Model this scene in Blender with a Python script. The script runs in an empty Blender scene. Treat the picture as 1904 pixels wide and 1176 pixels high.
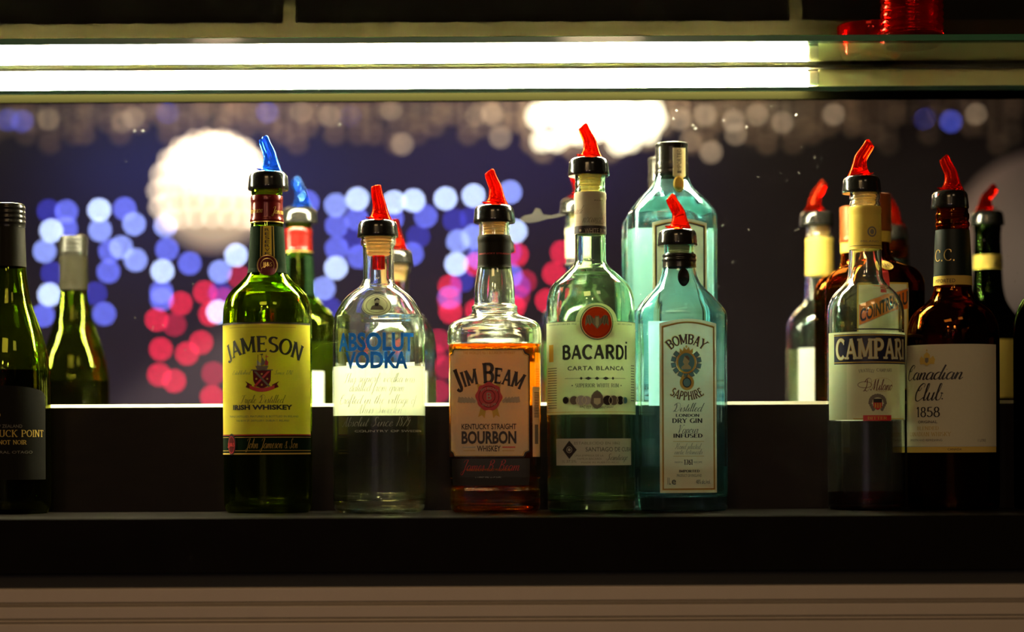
import bpy, bmesh, math, random
import numpy as np
from mathutils import Vector, Matrix
random.seed(7)
PI = math.pi
sc = bpy.context.scene
C = sc.collection

# ------------------------------------------------------------------ camera frame
FPX, D0, TH = 3914.0, 2.10, 0.0047          # focal length in px of the 1904 wide frame, bottle distance, roll
PX0, PY0 = 952.0, 838.0                     # principal point / horizon
SHELF = 1.10
ZC = SHELF + 0.0606
CY = -D0                                    # camera y
MIR = 0.155                                 # mirror plane
cth, sth = math.cos(TH), math.sin(TH)

def W(px, py, d):
    """point at depth d seen at photo pixel px,py"""
    dx, dy = px-PX0, PY0-py
    u = dx*cth+dy*sth; v = -dx*sth+dy*cth
    return Vector((u*d/FPX, CY+d, ZC+v*d/FPX))
def proj(x, y, z):
    d = y-CY
    u = x*FPX/d; v = (z-ZC)*FPX/d
    return PX0+u*cth-v*sth, PY0-(u*sth+v*cth)
def zat(py, d, px=PX0): return W(px, py, d).z

cam = bpy.data.cameras.new('camera'); camo = bpy.data.objects.new('camera', cam); C.objects.link(camo)
cam.sensor_width = 36; cam.lens = FPX/1904*36
cam.shift_x = 0; cam.shift_y = (PY0-588)/1904
camo.matrix_world = Matrix.Translation((0, CY, ZC)) @ Matrix.Rotation(PI/2, 4, 'X') @ Matrix.Rotation(-TH, 4, 'Z')
cam.dof.use_dof = True; cam.dof.focus_distance = D0-0.01; cam.dof.aperture_fstop = 2.35
cam.clip_start = 0.05; cam.clip_end = 60
sc.camera = camo

# ------------------------------------------------------------------ materials
def newmat(name):
    m = bpy.data.materials.new(name); m.use_nodes = True
    nt = m.node_tree; nt.nodes.clear()
    out = nt.nodes.new('ShaderNodeOutputMaterial')
    return m, nt, out
def pbr(name, col, rough=.5, metal=0, trans=0, ior=1.45, coat=0, emis=None, estr=0, spec=.5, noise=0, nscale=40, stretch=(1, 1, 1)):
    m, nt, out = newmat(name)
    b = nt.nodes.new('ShaderNodeBsdfPrincipled'); nt.links.new(b.outputs[0], out.inputs[0])
    b.inputs['Base Color'].default_value = (*col, 1)
    b.inputs['Roughness'].default_value = rough; b.inputs['Metallic'].default_value = metal
    b.inputs['Transmission Weight'].default_value = trans; b.inputs['IOR'].default_value = ior
    b.inputs['Coat Weight'].default_value = coat; b.inputs['Specular IOR Level'].default_value = spec
    if emis: b.inputs['Emission Color'].default_value = (*emis, 1); b.inputs['Emission Strength'].default_value = estr
    if noise:
        tc = nt.nodes.new('ShaderNodeTexCoord'); mp = nt.nodes.new('ShaderNodeMapping'); nz = nt.nodes.new('ShaderNodeTexNoise')
        mp.inputs['Scale'].default_value = stretch; nz.inputs['Scale'].default_value = nscale; nz.inputs['Detail'].default_value = 5
        nt.links.new(tc.outputs['Object'], mp.inputs[0]); nt.links.new(mp.outputs[0], nz.inputs['Vector'])
        mx = nt.nodes.new('ShaderNodeMix'); mx.data_type = 'RGBA'
        mx.inputs[6].default_value = (*[c*(1-noise) for c in col], 1); mx.inputs[7].default_value = (*[min(1, c*(1+noise)) for c in col], 1)
        nt.links.new(nz.outputs[0], mx.inputs[0]); nt.links.new(mx.outputs[2], b.inputs['Base Color'])
    return m
def glass(name, col, rough=0.0, ior=1.5, haze=0, hcol=None):
    m, nt, out = newmat(name)
    g = nt.nodes.new('ShaderNodeBsdfGlass'); g.inputs['Color'].default_value = (*col, 1)
    g.inputs['Roughness'].default_value = rough; g.inputs['IOR'].default_value = ior
    if not haze: nt.links.new(g.outputs[0], out.inputs[0]); return m
    # dusty haze mixed in so the glass glows brighter under the tube
    t = nt.nodes.new('ShaderNodeBsdfTranslucent'); d = nt.nodes.new('ShaderNodeBsdfDiffuse'); a = nt.nodes.new('ShaderNodeMixShader'); b = nt.nodes.new('ShaderNodeMixShader')
    for q in (t, d): q.inputs[0].default_value = (*(hcol or (1, 1, 1)), 1)
    a.inputs[0].default_value = .5
    tc = nt.nodes.new('ShaderNodeTexCoord'); nz = nt.nodes.new('ShaderNodeTexNoise'); nz.inputs['Scale'].default_value = 45; nz.inputs['Detail'].default_value = 4
    ml = nt.nodes.new('ShaderNodeMath'); ml.operation = 'MULTIPLY'; ml.inputs[1].default_value = haze*2
    nt.links.new(tc.outputs['Object'], nz.inputs['Vector']); nt.links.new(nz.outputs[0], ml.inputs[0]); nt.links.new(ml.outputs[0], b.inputs[0])
    nt.links.new(t.outputs[0], a.inputs[1]); nt.links.new(d.outputs[0], a.inputs[2])
    nt.links.new(g.outputs[0], b.inputs[1]); nt.links.new(a.outputs[0], b.inputs[2]); nt.links.new(b.outputs[0], out.inputs[0])
    return m
def paper(name, col, tr=.35, noise=.06):
    m, nt, out = newmat(name)
    d = nt.nodes.new('ShaderNodeBsdfDiffuse'); t = nt.nodes.new('ShaderNodeBsdfTranslucent'); mx = nt.nodes.new('ShaderNodeMixShader')
    tc = nt.nodes.new('ShaderNodeTexCoord'); nz = nt.nodes.new('ShaderNodeTexNoise'); nz.inputs['Scale'].default_value = 400
    cm = nt.nodes.new('ShaderNodeMix'); cm.data_type = 'RGBA'
    cm.inputs[6].default_value = (*[c*(1-noise) for c in col], 1); cm.inputs[7].default_value = (*col, 1)
    nt.links.new(tc.outputs['Object'], nz.inputs['Vector']); nt.links.new(nz.outputs[0], cm.inputs[0])
    nt.links.new(cm.outputs[2], d.inputs[0]); nt.links.new(cm.outputs[2], t.inputs[0])
    mx.inputs[0].default_value = tr
    nt.links.new(d.outputs[0], mx.inputs[1]); nt.links.new(t.outputs[0], mx.inputs[2]); nt.links.new(mx.outputs[0], out.inputs[0])
    return m
def emit(name, col, s):
    m, nt, out = newmat(name)
    e = nt.nodes.new('ShaderNodeEmission'); e.inputs[0].default_value = (*col, 1); e.inputs[1].default_value = s
    nt.links.new(e.outputs[0], out.inputs[0]); return m
def plastic_glow(name, col, tint):
    """coloured translucent plastic of the pourer spouts"""
    m, nt, out = newmat(name)
    g = nt.nodes.new('ShaderNodeBsdfGlass'); g.inputs['Color'].default_value = (*tint, 1); g.inputs['Roughness'].default_value = .08; g.inputs['IOR'].default_value = 1.35
    t = nt.nodes.new('ShaderNodeBsdfTranslucent'); t.inputs[0].default_value = (*col, 1)
    d = nt.nodes.new('ShaderNodeBsdfDiffuse'); d.inputs[0].default_value = (*col, 1)
    a = nt.nodes.new('ShaderNodeMixShader'); a.inputs[0].default_value = .5
    b = nt.nodes.new('ShaderNodeMixShader'); b.inputs[0].default_value = .07
    nt.links.new(t.outputs[0], a.inputs[1]); nt.links.new(d.outputs[0], a.inputs[2])
    nt.links.new(g.outputs[0], b.inputs[1]); nt.links.new(a.outputs[0], b.inputs[2]); nt.links.new(b.outputs[0], out.inputs[0])
    return m

M = {}
M['clear'] = glass('clear_glass', (.98, 1, .97), haze=.0042, hcol=(1, .97, .78))
M['rumglass'] = glass('rum_glass', (.88, .98, .87), haze=.0036, hcol=(.92, 1, .80))
M['green'] = glass('green_glass', (.68, .87, .18), haze=.002, hcol=(.5, .8, .1))
M['olive'] = glass('olive_glass', (.64, .74, .16), haze=.002, hcol=(.6, .6, .1))
M['blue'] = glass('pale_blue_glass', (.80, .962, 1.0), haze=.006, hcol=(.75, .98, 1))
M['amber'] = glass('amber_glass', (.62, .30, .07), haze=.001, hcol=(.8, .5, .1))
M['darkgreen'] = glass('dark_green_glass', (.10, .18, .05))
M['water'] = glass('clear_spirit', (.97, .99, .93), ior=1.36)
M['whiskey'] = glass('whiskey_liquid', (.92, .72, .20), ior=1.36)
M['bourbon'] = glass('bourbon_liquid', (.88, .42, .04), ior=1.36)
M['rye'] = glass('rye_liquid', (.55, .22, .03), ior=1.36)
M['wine'] = glass('red_wine', (.06, .006, .012), ior=1.36)
M['bitter'] = glass('red_bitter', (.55, .01, .01), ior=1.36)
M['redglass'] = glass('red_glass', (.97, .06, .05), haze=.05, hcol=(1, .03, .02))  # red haze put in so tumbler and bowl look lit
M['shelfglass'] = glass('shelf_glass', (.93, 1, .95))
M['red'] = plastic_glow('red_spout_plastic', (.80, .02, .002), (1, .10, .03))
M['bluep'] = plastic_glow('blue_spout_plastic', (.02, .13, .8), (.22, .50, 1))
M['cork'] = paper('pale_stopper_plastic', (1.0, .74, .42), .75)
M['collar'] = pbr('black_gloss_plastic', (.012, .011, .009), .16, coat=.3)
M['capblack'] = pbr('black_metal_cap', (.02, .018, .014), .22, metal=.4)
M['capgold'] = pbr('dull_gold_cap', (.30, .26, .12), .3, metal=.8)
M['foil'] = pbr('matt_dark_foil', (.010, .008, .003), .6, spec=.12)
M['maroon'] = pbr('maroon_foil', (.13, .006, .004), .22, metal=.3)
M['neckgreen'] = pbr('dark_green_paper', (.004, .012, .004), .8, spec=.04)
M['neckcc'] = pbr('dark_green_seal', (.004, .008, .005), .5, spec=.25)
M['yellowfoil'] = paper('yellow_seal', (.58, .42, .09), .12)
M['creamseal'] = paper('cream_seal', (.48, .42, .32), .1)
M['copper'] = pbr('copper_cap', (.26, .06, .012), .4, metal=.4)
M['silver'] = pbr('silver_foil', (.75, .75, .72), .2, metal=1)
M['gold'] = pbr('gold_ink', (.75, .50, .14), .3, metal=.8)
M['goldflat'] = paper('gold_print', (.62, .43, .10), .1)
M['ink'] = pbr('black_ink', (.02, .014, .016), .5)
M['navy'] = pbr('navy_ink', (.012, .014, .04), .4)
M['inkgrey'] = pbr('grey_ink', (.16, .14, .11), .6)
M['redink'] = pbr('red_ink', (.55, .03, .03), .45)
M['darkred'] = pbr('dark_red_ink', (.11, .006, .012), .5, spec=.2)
M['blueink'] = paper('blue_ink', (.03, .24, 1.0), .13)
M['tealink'] = pbr('teal_ink', (.10, .30, .36), .5)
M['orangeink'] = paper('orange_print', (.75, .20, .03), .3)
M['silverink'] = pbr('silver_ink', (.45, .45, .42), .5)
M['p_yellow'] = paper('yellow_label_paper', (.92, .73, .10), .45)
M['p_white'] = paper('white_label_paper', (.88, .82, .60), .40)
M['p_bourbon'] = paper('ivory_label_paper', (.90, .84, .66), .50)
M['p_cream'] = paper('cream_label_paper', (.80, .80, .56), .34)
M['p_pale'] = paper('pale_green_label_paper', (.68, .72, .46), .34)
M['p_grey'] = paper('grey_label_paper', (.50, .47, .42), .2)
M['p_black'] = pbr('black_label_paper', (.022, .018, .016), .45)
M['p_wine'] = pbr('charcoal_label_paper', (.008, .007, .005), .7, spec=.08)
M['p_back'] = paper('white_back_label', (.92, .92, .86), .45)
M['ambershow'] = paper('amber_print', (.8, .45, .08), .3)
M['emblem'] = paper('orange_red_print', (.80, .07, .015), .3)
M['batgrey'] = pbr('bat_bronze', (.24, .23, .13), .5)
M['plumink'] = pbr('plum_ink', (.05, .008, .02), .5)
M['skin'] = pbr('portrait_grey', (.42, .40, .30), .5)

# ------------------------------------------------------------------ object helpers
def link(o, parent=None):
    C.objects.link(o)
    if parent: o.parent = parent
    return o
def obj(name, bm, mats, parent=None, smooth=None):
    me = bpy.data.meshes.new(name); bm.to_mesh(me); bm.free()
    for m in (mats if isinstance(mats, (list, tuple)) else [mats]): me.materials.append(m)
    if smooth is not None:
        me.polygons.foreach_set('use_smooth', [True]*len(me.polygons))
        if smooth: me.set_sharp_from_angle(angle=math.radians(smooth))
    return link(bpy.data.objects.new(name, me), parent)
def tag(o, label=None, cat=None, group=None, kind=None):
    if label: o['label'] = label
    if cat: o['category'] = cat
    if group: o['group'] = group
    if kind: o['kind'] = kind
    return o
def thing(name, label, cat, loc=(0, 0, 0), rz=0, group=None):
    o = bpy.data.objects.new(name, None); o.empty_display_size = .02; C.objects.link(o)
    o.location = loc; o.rotation_euler = (0, 0, rz)
    return tag(o, label, cat, group)
def box(bm, x0, x1, y0, y1, z0, z1, bev=0, mi=0):
    r = bmesh.ops.create_cube(bm, size=1)
    vs = r['verts']
    for v in vs:
        v.co = Vector(((x0+x1)/2+v.co.x*(x1-x0), (y0+y1)/2+v.co.y*(y1-y0), (z0+z1)/2+v.co.z*(z1-z0)))
    es = list({e for v in vs for e in v.link_edges})
    fs = list({f for v in vs for f in v.link_faces})
    for f in fs: f.material_index = mi
    if bev: bmesh.ops.bevel(bm, geom=es, offset=bev, segments=2, profile=.5, affect='EDGES')
    return bm
def pchip(xs, ys, n=4):
    """monotone cubic resample"""
    xs = np.array(xs, float); ys = np.array(ys, float)
    h = np.diff(xs); dl = np.diff(ys)/h; m = np.zeros(len(xs))
    for i in range(1, len(xs)-1):
        if dl[i-1]*dl[i] > 0:
            w1 = 2*h[i]+h[i-1]; w2 = h[i]+2*h[i-1]
            m[i] = (w1+w2)/(w1/dl[i-1]+w2/dl[i])
    m[0] = dl[0]; m[-1] = dl[-1]
    X, Y = [], []
    for i in range(len(xs)-1):
        k = n if h[i] > .0015 else 2
        for j in range(k):
            t = j/k
            a = 2*t**3-3*t*t+1; b = t**3-2*t*t+t; c = -2*t**3+3*t*t; d = t**3-t*t
            X.append(xs[i]+t*h[i]); Y.append(a*ys[i]+b*h[i]*m[i]+c*ys[i+1]+d*h[i]*m[i+1])
    X.append(xs[-1]); Y.append(ys[-1])
    return np.array(X), np.array(Y)
def lathe(prof, n=48, bm=None, fn=None, mi=0):
    """prof: list of (r,z) from axis to axis or open; fn(r,z,phi)->(x,y)"""
    bm = bm or bmesh.new(); rings = []
    for r, z in prof:
        if r < 1e-6: rings.append([bm.verts.new((0, 0, z))]); continue
        ring = []
        for k in range(n):
            a = 2*PI*k/n
            x, y = fn(r, z, a) if fn else (r*math.cos(a), r*math.sin(a))
            ring.append(bm.verts.new((x, y, z)))
        rings.append(ring)
    for A, B in zip(rings, rings[1:]):
        if len(A) == 1 and len(B) == 1: continue
        for k in range(n):
            k2 = (k+1) % n
            if len(A) == 1: f = bm.faces.new((A[0], B[k2], B[k]))
            elif len(B) == 1: f = bm.faces.new((A[k], A[k2], B[0]))
            else: f = bm.faces.new((A[k], A[k2], B[k2], B[k]))
            f.material_index = mi
    return bm
def tube(bm, pts, rad, n=16, cap=True, sy=1.0):
    """swept tube in the xz plane; pts (x,z), rad per point"""
    rings = []
    for i, (x, z) in enumerate(pts):
        a = pts[max(0, i-1)]; b = pts[min(len(pts)-1, i+1)]
        tx, tz = b[0]-a[0], b[1]-a[1]; l = math.hypot(tx, tz) or 1; tx /= l; tz /= l
        nx, nz = tz, -tx
        r = rad[i]
        rings.append([bm.verts.new((x+nx*r*math.cos(t), r*sy*math.sin(t), z+nz*r*math.cos(t))) for t in [2*PI*k/n for k in range(n)]])
    for A, B in zip(rings, rings[1:]):
        for k in range(n): bm.faces.new((A[k], A[(k+1) % n], B[(k+1) % n], B[k]))
    if cap:
        bm.faces.new(rings[0][::-1]); bm.faces.new(rings[-1])
    bmesh.ops.recalc_face_normals(bm, faces=bm.faces[:])
    return bm

# ------------------------------------------------------------------ lettering (2D polygons, unit height)
def arcp(cx, cy, rx, ry, a0, a1, n=12):
    return [(cx+rx*math.cos(math.radians(a0+(a1-a0)*i/n)), cy+ry*math.sin(math.radians(a0+(a1-a0)*i/n))) for i in range(n+1)]
SER = {
 'A': (.80, [[(.10, 0), (.40, 1)], [(.40, 1), (.70, 0)], [(.22, .33), (.58, .33)]], [(.10, 0), (.70, 0)]),
 'B': (.70, [[(.15, 0), (.15, 1)], [(.15, .95), (.38, .95)]+arcp(.38, .74, .20, .21, 90, -90, 8)+[(.15, .53)], [(.15, .53), (.40, .53)]+arcp(.40, .29, .23, .24, 90, -90, 8)+[(.15, .05)]], [(.15, 0), (.15, 1)]),
 'C': (.72, [arcp(.42, .5, .34, .46, 48, 312, 18)], [(.64, .8, 1)]),
 'D': (.78, [[(.15, 0), (.15, 1)], [(.15, .95), (.32, .95)]+arcp(.32, .5, .36, .45, 90, -90, 14)+[(.15, .05)]], [(.15, 0), (.15, 1)]),
 'E': (.66, [[(.15, 0), (.15, 1)], [(.15, .95), (.56, .95)], [(.15, .52), (.46, .52)], [(.15, .05), (.58, .05)]], [(.15, 0), (.15, 1), (.56, .88, 1), (.46, .52, 1), (.58, .12, 1)]),
 'F': (.62, [[(.15, 0), (.15, 1)], [(.15, .95), (.56, .95)], [(.15, .50), (.46, .50)]], [(.15, 0), (.15, 1), (.56, .88, 1), (.46, .50, 1)]),
 'G': (.78, [arcp(.42, .5, .34, .46, 48, 330, 18), [(.68, .08), (.68, .45)]], [(.68, .48)]),
 'H': (.80, [[(.15, 0), (.15, 1)], [(.65, 0), (.65, 1)], [(.15, .5), (.65, .5)]], [(.15, 0), (.15, 1), (.65, 0), (.65, 1)]),
 'I': (.32, [[(.16, 0), (.16, 1)]], [(.16, 0), (.16, 1)]),
 'J': (.46, [[(.30, 1), (.30, .1)]+arcp(.16, .08, .14, .18, -10, -170, 8)], [(.30, 1)]),
 'K': (.76, [[(.15, 0), (.15, 1)], [(.62, 1), (.15, .42)], [(.30, .56), (.66, 0)]], [(.15, 0), (.15, 1), (.62, 1), (.66, 0)]),
 'L': (.62, [[(.15, 0), (.15, 1)], [(.15, .05), (.56, .05)]], [(.15, 0), (.15, 1), (.56, .12, 1)]),
 'M': (.96, [[(.14, 0), (.16, 1)], [(.16, 1), (.48, .12)], [(.48, .12), (.80, 1)], [(.82, 0), (.80, 1)]], [(.14, 0), (.14, 1), (.82, 0), (.82, 1)]),
 'N': (.82, [[(.14, 0), (.14, 1)], [(.14, 1), (.68, 0)], [(.68, 0), (.68, 1)]], [(.14, 0), (.12, 1), (.68, 1)]),
 'O': (.80, [arcp(.40, .5, .33, .46, 0, 360, 24)], []),
 'P': (.68, [[(.15, 0), (.15, 1)], [(.15, .95), (.36, .95)]+arcp(.36, .71, .24, .24, 90, -90, 10)+[(.15, .47)]], [(.15, 0), (.15, 1)]),
 'R': (.76, [[(.15, 0), (.15, 1)], [(.15, .95), (.38, .95)]+arcp(.38, .72, .22, .23, 90, -90, 10)+[(.15, .49)], [(.36, .49), (.66, 0)]], [(.15, 0), (.15, 1), (.66, 0)]),
 'S': (.62, [arcp(.31, .74, .22, .21, 40, 250, 12)+arcp(.31, .28, .24, .23, 90, -140, 14)[1:]], []),
 'T': (.72, [[(.36, 0), (.36, 1)], [(.06, .95), (.66, .95)]], [(.36, 0), (.06, .88, 1), (.66, .88, 1)]),
 'U': (.78, [[(.14, 1), (.14, .3)]+arcp(.39, .3, .25, .26, 180, 360, 10)+[(.64, 1)]], [(.14, 1), (.64, 1)]),
 'V': (.76, [[(.08, 1), (.38, 0)], [(.38, 0), (.68, 1)]], [(.08, 1), (.68, 1)]),
 'W': (1.08, [[(.08, 1), (.32, 0)], [(.32, 0), (.54, .9)], [(.54, .9), (.78, 0)], [(.78, 0), (1.0, 1)]], [(.08, 1), (1.0, 1)]),
 'Y': (.74, [[(.08, 1), (.37, .48)], [(.66, 1), (.37, .48)], [(.37, .5), (.37, 0)]], [(.08, 1), (.66, 1), (.37, 0)]),
 '1': (.42, [[(.06, .82), (.22, 1)], [(.22, 0), (.22, 1)]], [(.22, 0)]),
 '5': (.60, [[(.52, .95), (.16, .95)], [(.16, .95), (.12, .55)], arcp(.28, .32, .25, .28, 125, -150, 14)], []),
 '6': (.60, [arcp(.30, .30, .22, .27, 0, 360, 16), [(.08, .3), (.14, .7), (.46, .97)]], []),
 '7': (.56, [[(.06, .95), (.50, .95)], [(.50, .95), (.20, 0)]], []),
 '8': (.60, [arcp(.30, .74, .18, .22, 0, 360, 16), arcp(.30, .27, .23, .25, 0, 360, 16)], []),
 '0': (.60, [arcp(.30, .5, .22, .47, 0, 360, 20)], []), '.': (.24, [[(.12, 0), (.12, .12)]], []), ' ': (.40, [], []), '&': (.7, [arcp(.3, .76, .15, .2, -60, 230, 12)+[(.62, 0)], arcp(.3, .26, .22, .24, 110, 380, 12)], []),
}
SCR = {
 'a': (.50, [[(.40, .42), (.25, .5), (.08, .35), (.05, .12), (.17, .0), (.33, .14), (.41, .46), (.38, .1), (.44, .0), (.55, .14)]]),
 'b': (.44, [[(0, .1), (.18, .6), (.22, .95), (.14, .98), (.10, .7), (.09, .15), (.2, 0), (.35, .1), (.37, .34), (.30, .44), (.44, .40)]]),
 'c': (.38, [[(.33, .40), (.22, .5), (.08, .36), (.06, .12), (.17, 0), (.28, .02), (.40, .14)]]),
 'd': (.50, [[(.40, .42), (.25, .5), (.08, .35), (.05, .12), (.17, 0), (.33, .14), (.43, .55), (.52, 1.0)], [(.52, 1.0), (.42, .45), (.38, .1), (.45, 0), (.55, .14)]]),
 'e': (.38, [[(0, .12), (.2, .24), (.30, .38), (.22, .5), (.09, .36), (.07, .12), (.17, 0), (.28, .03), (.40, .14)]]),
 'f': (.34, [[(0, .1), (.2, .6), (.30, .95), (.22, 1), (.14, .7), (.06, -.2), (.0, -.35), (-.05, -.25), (.1, 0), (.36, .14)]]),
 'g': (.48, [[(.40, .42), (.25, .5), (.08, .35), (.05, .12), (.17, 0), (.33, .14), (.41, .46), (.32, -.2), (.18, -.38), (.10, -.25), (.3, -.05), (.5, .14)]]),
 'h': (.50, [[(0, .1), (.18, .6), (.23, .95), (.15, .98), (.10, .6), (.07, 0)], [(.08, .1), (.22, .42), (.34, .47), (.37, .35), (.33, .08), (.40, 0), (.52, .14)]]),
 'i': (.26, [[(0, .12), (.11, .48), (.08, .1), (.15, 0), (.28, .14)], [(.17, .66), (.18, .70)]]),
 'k': (.46, [[(0, .1), (.18, .6), (.23, .95), (.15, .98), (.10, .6), (.07, 0)], [(.09, .15), (.3, .48), (.33, .36), (.14, .24), (.30, .1), (.36, 0), (.48, .14)]]),
 'l': (.25, [[(0, .1), (.17, .6), (.22, .95), (.15, 1), (.10, .8), (.07, .15), (.14, 0), (.27, .14)]]),
 'm': (.72, [[(0, .12), (.09, .47), (.12, .35), (.08, 0)], [(.09, .1), (.22, .42), (.32, .47), (.34, .33), (.30, 0)], [(.31, .1), (.44, .42), (.55, .47), (.58, .34), (.54, .08), (.61, 0), (.74, .14)]]),
 'n': (.50, [[(0, .12), (.09, .47), (.12, .35), (.08, 0)], [(.09, .1), (.22, .42), (.34, .47), (.37, .35), (.33, .08), (.40, 0), (.52, .14)]]),
 'o': (.42, [[(.24, .5), (.09, .38), (.05, .14), (.16, 0), (.30, .1), (.34, .34), (.24, .5), (.32, .40), (.44, .40)]]),
 'p': (.46, [[(0, .12), (.1, .48), (.07, .1), (.0, -.38)], [(.07, .2), (.2, .45), (.33, .44), (.36, .22), (.26, .02), (.12, .06)], [(.3, .04), (.48, .14)]]),
 'r': (.36, [[(0, .12), (.1, .5), (.16, .42), (.26, .44), (.20, .12), (.26, 0), (.38, .14)]]),
 's': (.34, [[(0, .12), (.16, .5), (.22, .3), (.24, .1), (.14, 0), (.05, .06)], [(.18, .01), (.36, .14)]]),
 't': (.28, [[(0, .12), (.16, .5), (.20, .85), (.10, .2), (.15, 0), (.28, .14)], [(.04, .56), (.28, .58)]]),
 'u': (.50, [[(0, .12), (.10, .48), (.07, .14), (.15, 0), (.30, .14), (.38, .48), (.35, .1), (.42, 0), (.52, .14)]]),
 'v': (.42, [[(0, .12), (.1, .47), (.12, .1), (.18, 0), (.32, .2), (.34, .46), (.44, .42)]]),
 'w': (.62, [[(0, .12), (.10, .48), (.08, .1), (.17, 0), (.30, .4), (.30, .1), (.38, 0), (.52, .2), (.54, .46), (.64, .42)]]),
 'y': (.46, [[(0, .12), (.10, .48), (.08, .14), (.16, 0), (.30, .14), (.38, .48), (.28, -.2), (.14, -.38), (.08, -.25), (.3, -.05), (.48, .14)]]),
 'B': (.66, [[(.2, .9), (.14, .4), (.02, 0)], [(.05, .8), (.25, 1.0), (.5, .95), (.48, .7), (.22, .54), (.48, .5), (.5, .15), (.25, -.02), (.05, .08)]]),
 'I': (.4, [[(.0, .8), (.2, 1.0), (.4, .95), (.3, .5), (.2, .05), (.05, .05)]]), '&': (.5, [[(.45, .1), (.2, .0), (.08, .2), (.35, .5), (.3, .7), (.18, .6), (.3, .3), (.5, .0)]]), '0': (.42, [[(.25, 1), (.08, .7), (.06, .2), (.18, 0), (.34, .3), (.36, .8), (.25, 1)]]),
 'C': (.70, [[(.58, .78), (.62, .95), (.48, 1.02), (.25, .8), (.10, .4), (.16, .05), (.36, -.03), (.56, .08), (.72, .2)], [(.25, .8), (.22, .62), (.36, .6), (.44, .78)]]),
 'D': (.80, [[(.20, .9), (.30, .5), (.20, .05), (.05, .02), (.2, .12), (.45, 0), (.70, .3), (.66, .8), (.4, 1.02), (.1, .9), (.02, .7)]]),
 'E': (.62, [[(.52, .85), (.4, 1.0), (.22, .85), (.3, .58), (.4, .55), (.15, .45), (.08, .15), (.25, -.02), (.5, .1), (.62, .2)]]),
 'H': (.80, [[(.0, .7), (.15, .98), (.24, .9), (.14, .3), (.02, 0), (-.08, .1)], [(.66, 1.0), (.52, .5), (.48, .05), (.6, 0), (.78, .14)], [(.1, .45), (.56, .52)]]),
 'J': (.56, [[(.1, .75), (.2, .95), (.5, 1.0), (.44, .7), (.32, -.2), (.16, -.38), (.06, -.2), (.3, .0), (.56, .14)]]),
 'M': (.95, [[(-.05, .1), (.05, 0), (.2, .5), (.3, 1.0), (.34, .3), (.36, .02)], [(.36, .02), (.6, .8), (.68, 1.0), (.68, .3), (.72, .02), (.8, 0), (.95, .14)]]),
 'S': (.62, [[(.5, .82), (.46, 1.0), (.3, .95), (.26, .7), (.4, .4), (.36, .1), (.2, -.02), (.02, .1), (.1, .25)], [(.36, .1), (.6, .14)]]),
 'T': (.62, [[(.0, .72), (.08, .95), (.3, .92), (.66, 1.02)], [(.42, .94), (.34, .5), (.24, .05), (.1, -.02), (.0, .1)]]),
 'V': (.66, [[(0, .75), (.12, .98), (.2, .8), (.2, .02)], [(.2, .02), (.45, .6), (.6, .98), (.7, .9)]]),
 'A': (.74, [[(0, .05), (.12, 0), (.36, .6), (.52, 1.02)], [(.52, 1.02), (.5, .4), (.54, .02), (.62, 0), (.76, .14)], [(.2, .4), (.6, .45)]]),
 '1': (.3, [[(.05, .8), (.2, 1), (.12, 0)]]), '8': (.42, [[(.34, .85), (.2, 1), (.1, .8), (.3, .4), (.25, .05), (.08, .1), (.1, .4), (.34, .85)]]),
 '7': (.4, [[(.05, .95), (.4, .95), (.1, 0)]]), '9': (.42, [[(.38, .8), (.22, 1), (.1, .75), (.22, .55), (.36, .75), (.25, .2), (.1, 0)]]), ' ': (.32, []), '.': (.2, [[(.06, 0), (.1, .05)]]),
}
def catmull(p, k=5):
    if len(p) < 3: return p
    P = [p[0]]+list(p)+[p[-1]]; out = []
    for i in range(1, len(P)-2):
        for j in range(k):
            t = j/k
            out.append(tuple(.5*((2*P[i][c])+(-P[i-1][c]+P[i+1][c])*t+(2*P[i-1][c]-5*P[i][c]+4*P[i+1][c]-P[i+2][c])*t*t+(-P[i-1][c]+3*P[i][c]-3*P[i+1][c]+P[i+2][c])*t**3) for c in (0, 1)))
    out.append(p[-1]); return out
def strip(pl, tf):
    n = len(pl); L, R = [], []
    for i in range(n):
        a = pl[max(0, i-1)]; b = pl[min(n-1, i+1)]
        dx, dy = b[0]-a[0], b[1]-a[1]; l = math.hypot(dx, dy) or 1; dx /= l; dy /= l
        t = tf(dx, dy)/2
        L.append((pl[i][0]-dy*t, pl[i][1]+dx*t)); R.append((pl[i][0]+dy*t, pl[i][1]-dx*t))
    return [[L[i], L[i+1], R[i+1], R[i]] for i in range(n-1)]
def serif_text(s, t=.15, con=.45, ser=.26, sh=.07, gap=.04, caps=1.0):
    """list of polygons. caps>1 makes the first letter of each word larger"""
    polys = []; x = 0
    for wi, ch in enumerate(s):
        big = caps if (wi == 0 or s[wi-1] == ' ') and caps != 1 else 1
        w, strokes, srf = SER.get(ch, SER[' '])
        def tf(dx, dy):
            k = con+(1-con)*abs(dy)**1.3
            if abs(dx) > .2 and dx*dy > 0 and ch in 'AMVWKY': k *= .62
            return t*k
        g = []
        for pl in strokes: g += strip(pl, tf)
        for q in srf:
            if len(q) == 3:
                px, py = q[:2]; g.append([(px-.03, py-.09), (px+.03, py-.09), (px+.03, py+.09), (px-.03, py+.09)]); continue
            px, py = q; y0, y1 = (0, sh) if py < .5 else (1-sh, 1)
            h = ser/2
            if ser > 0: g.append([(px-h, y0), (px+h, y0), (px+h, y1), (px-h, y1)])
        polys += [[(x+a*big, b*big) for a, b in p] for p in g]
        x += (w+gap)*big
    return polys, max(x-gap, .01), 1.0
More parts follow.
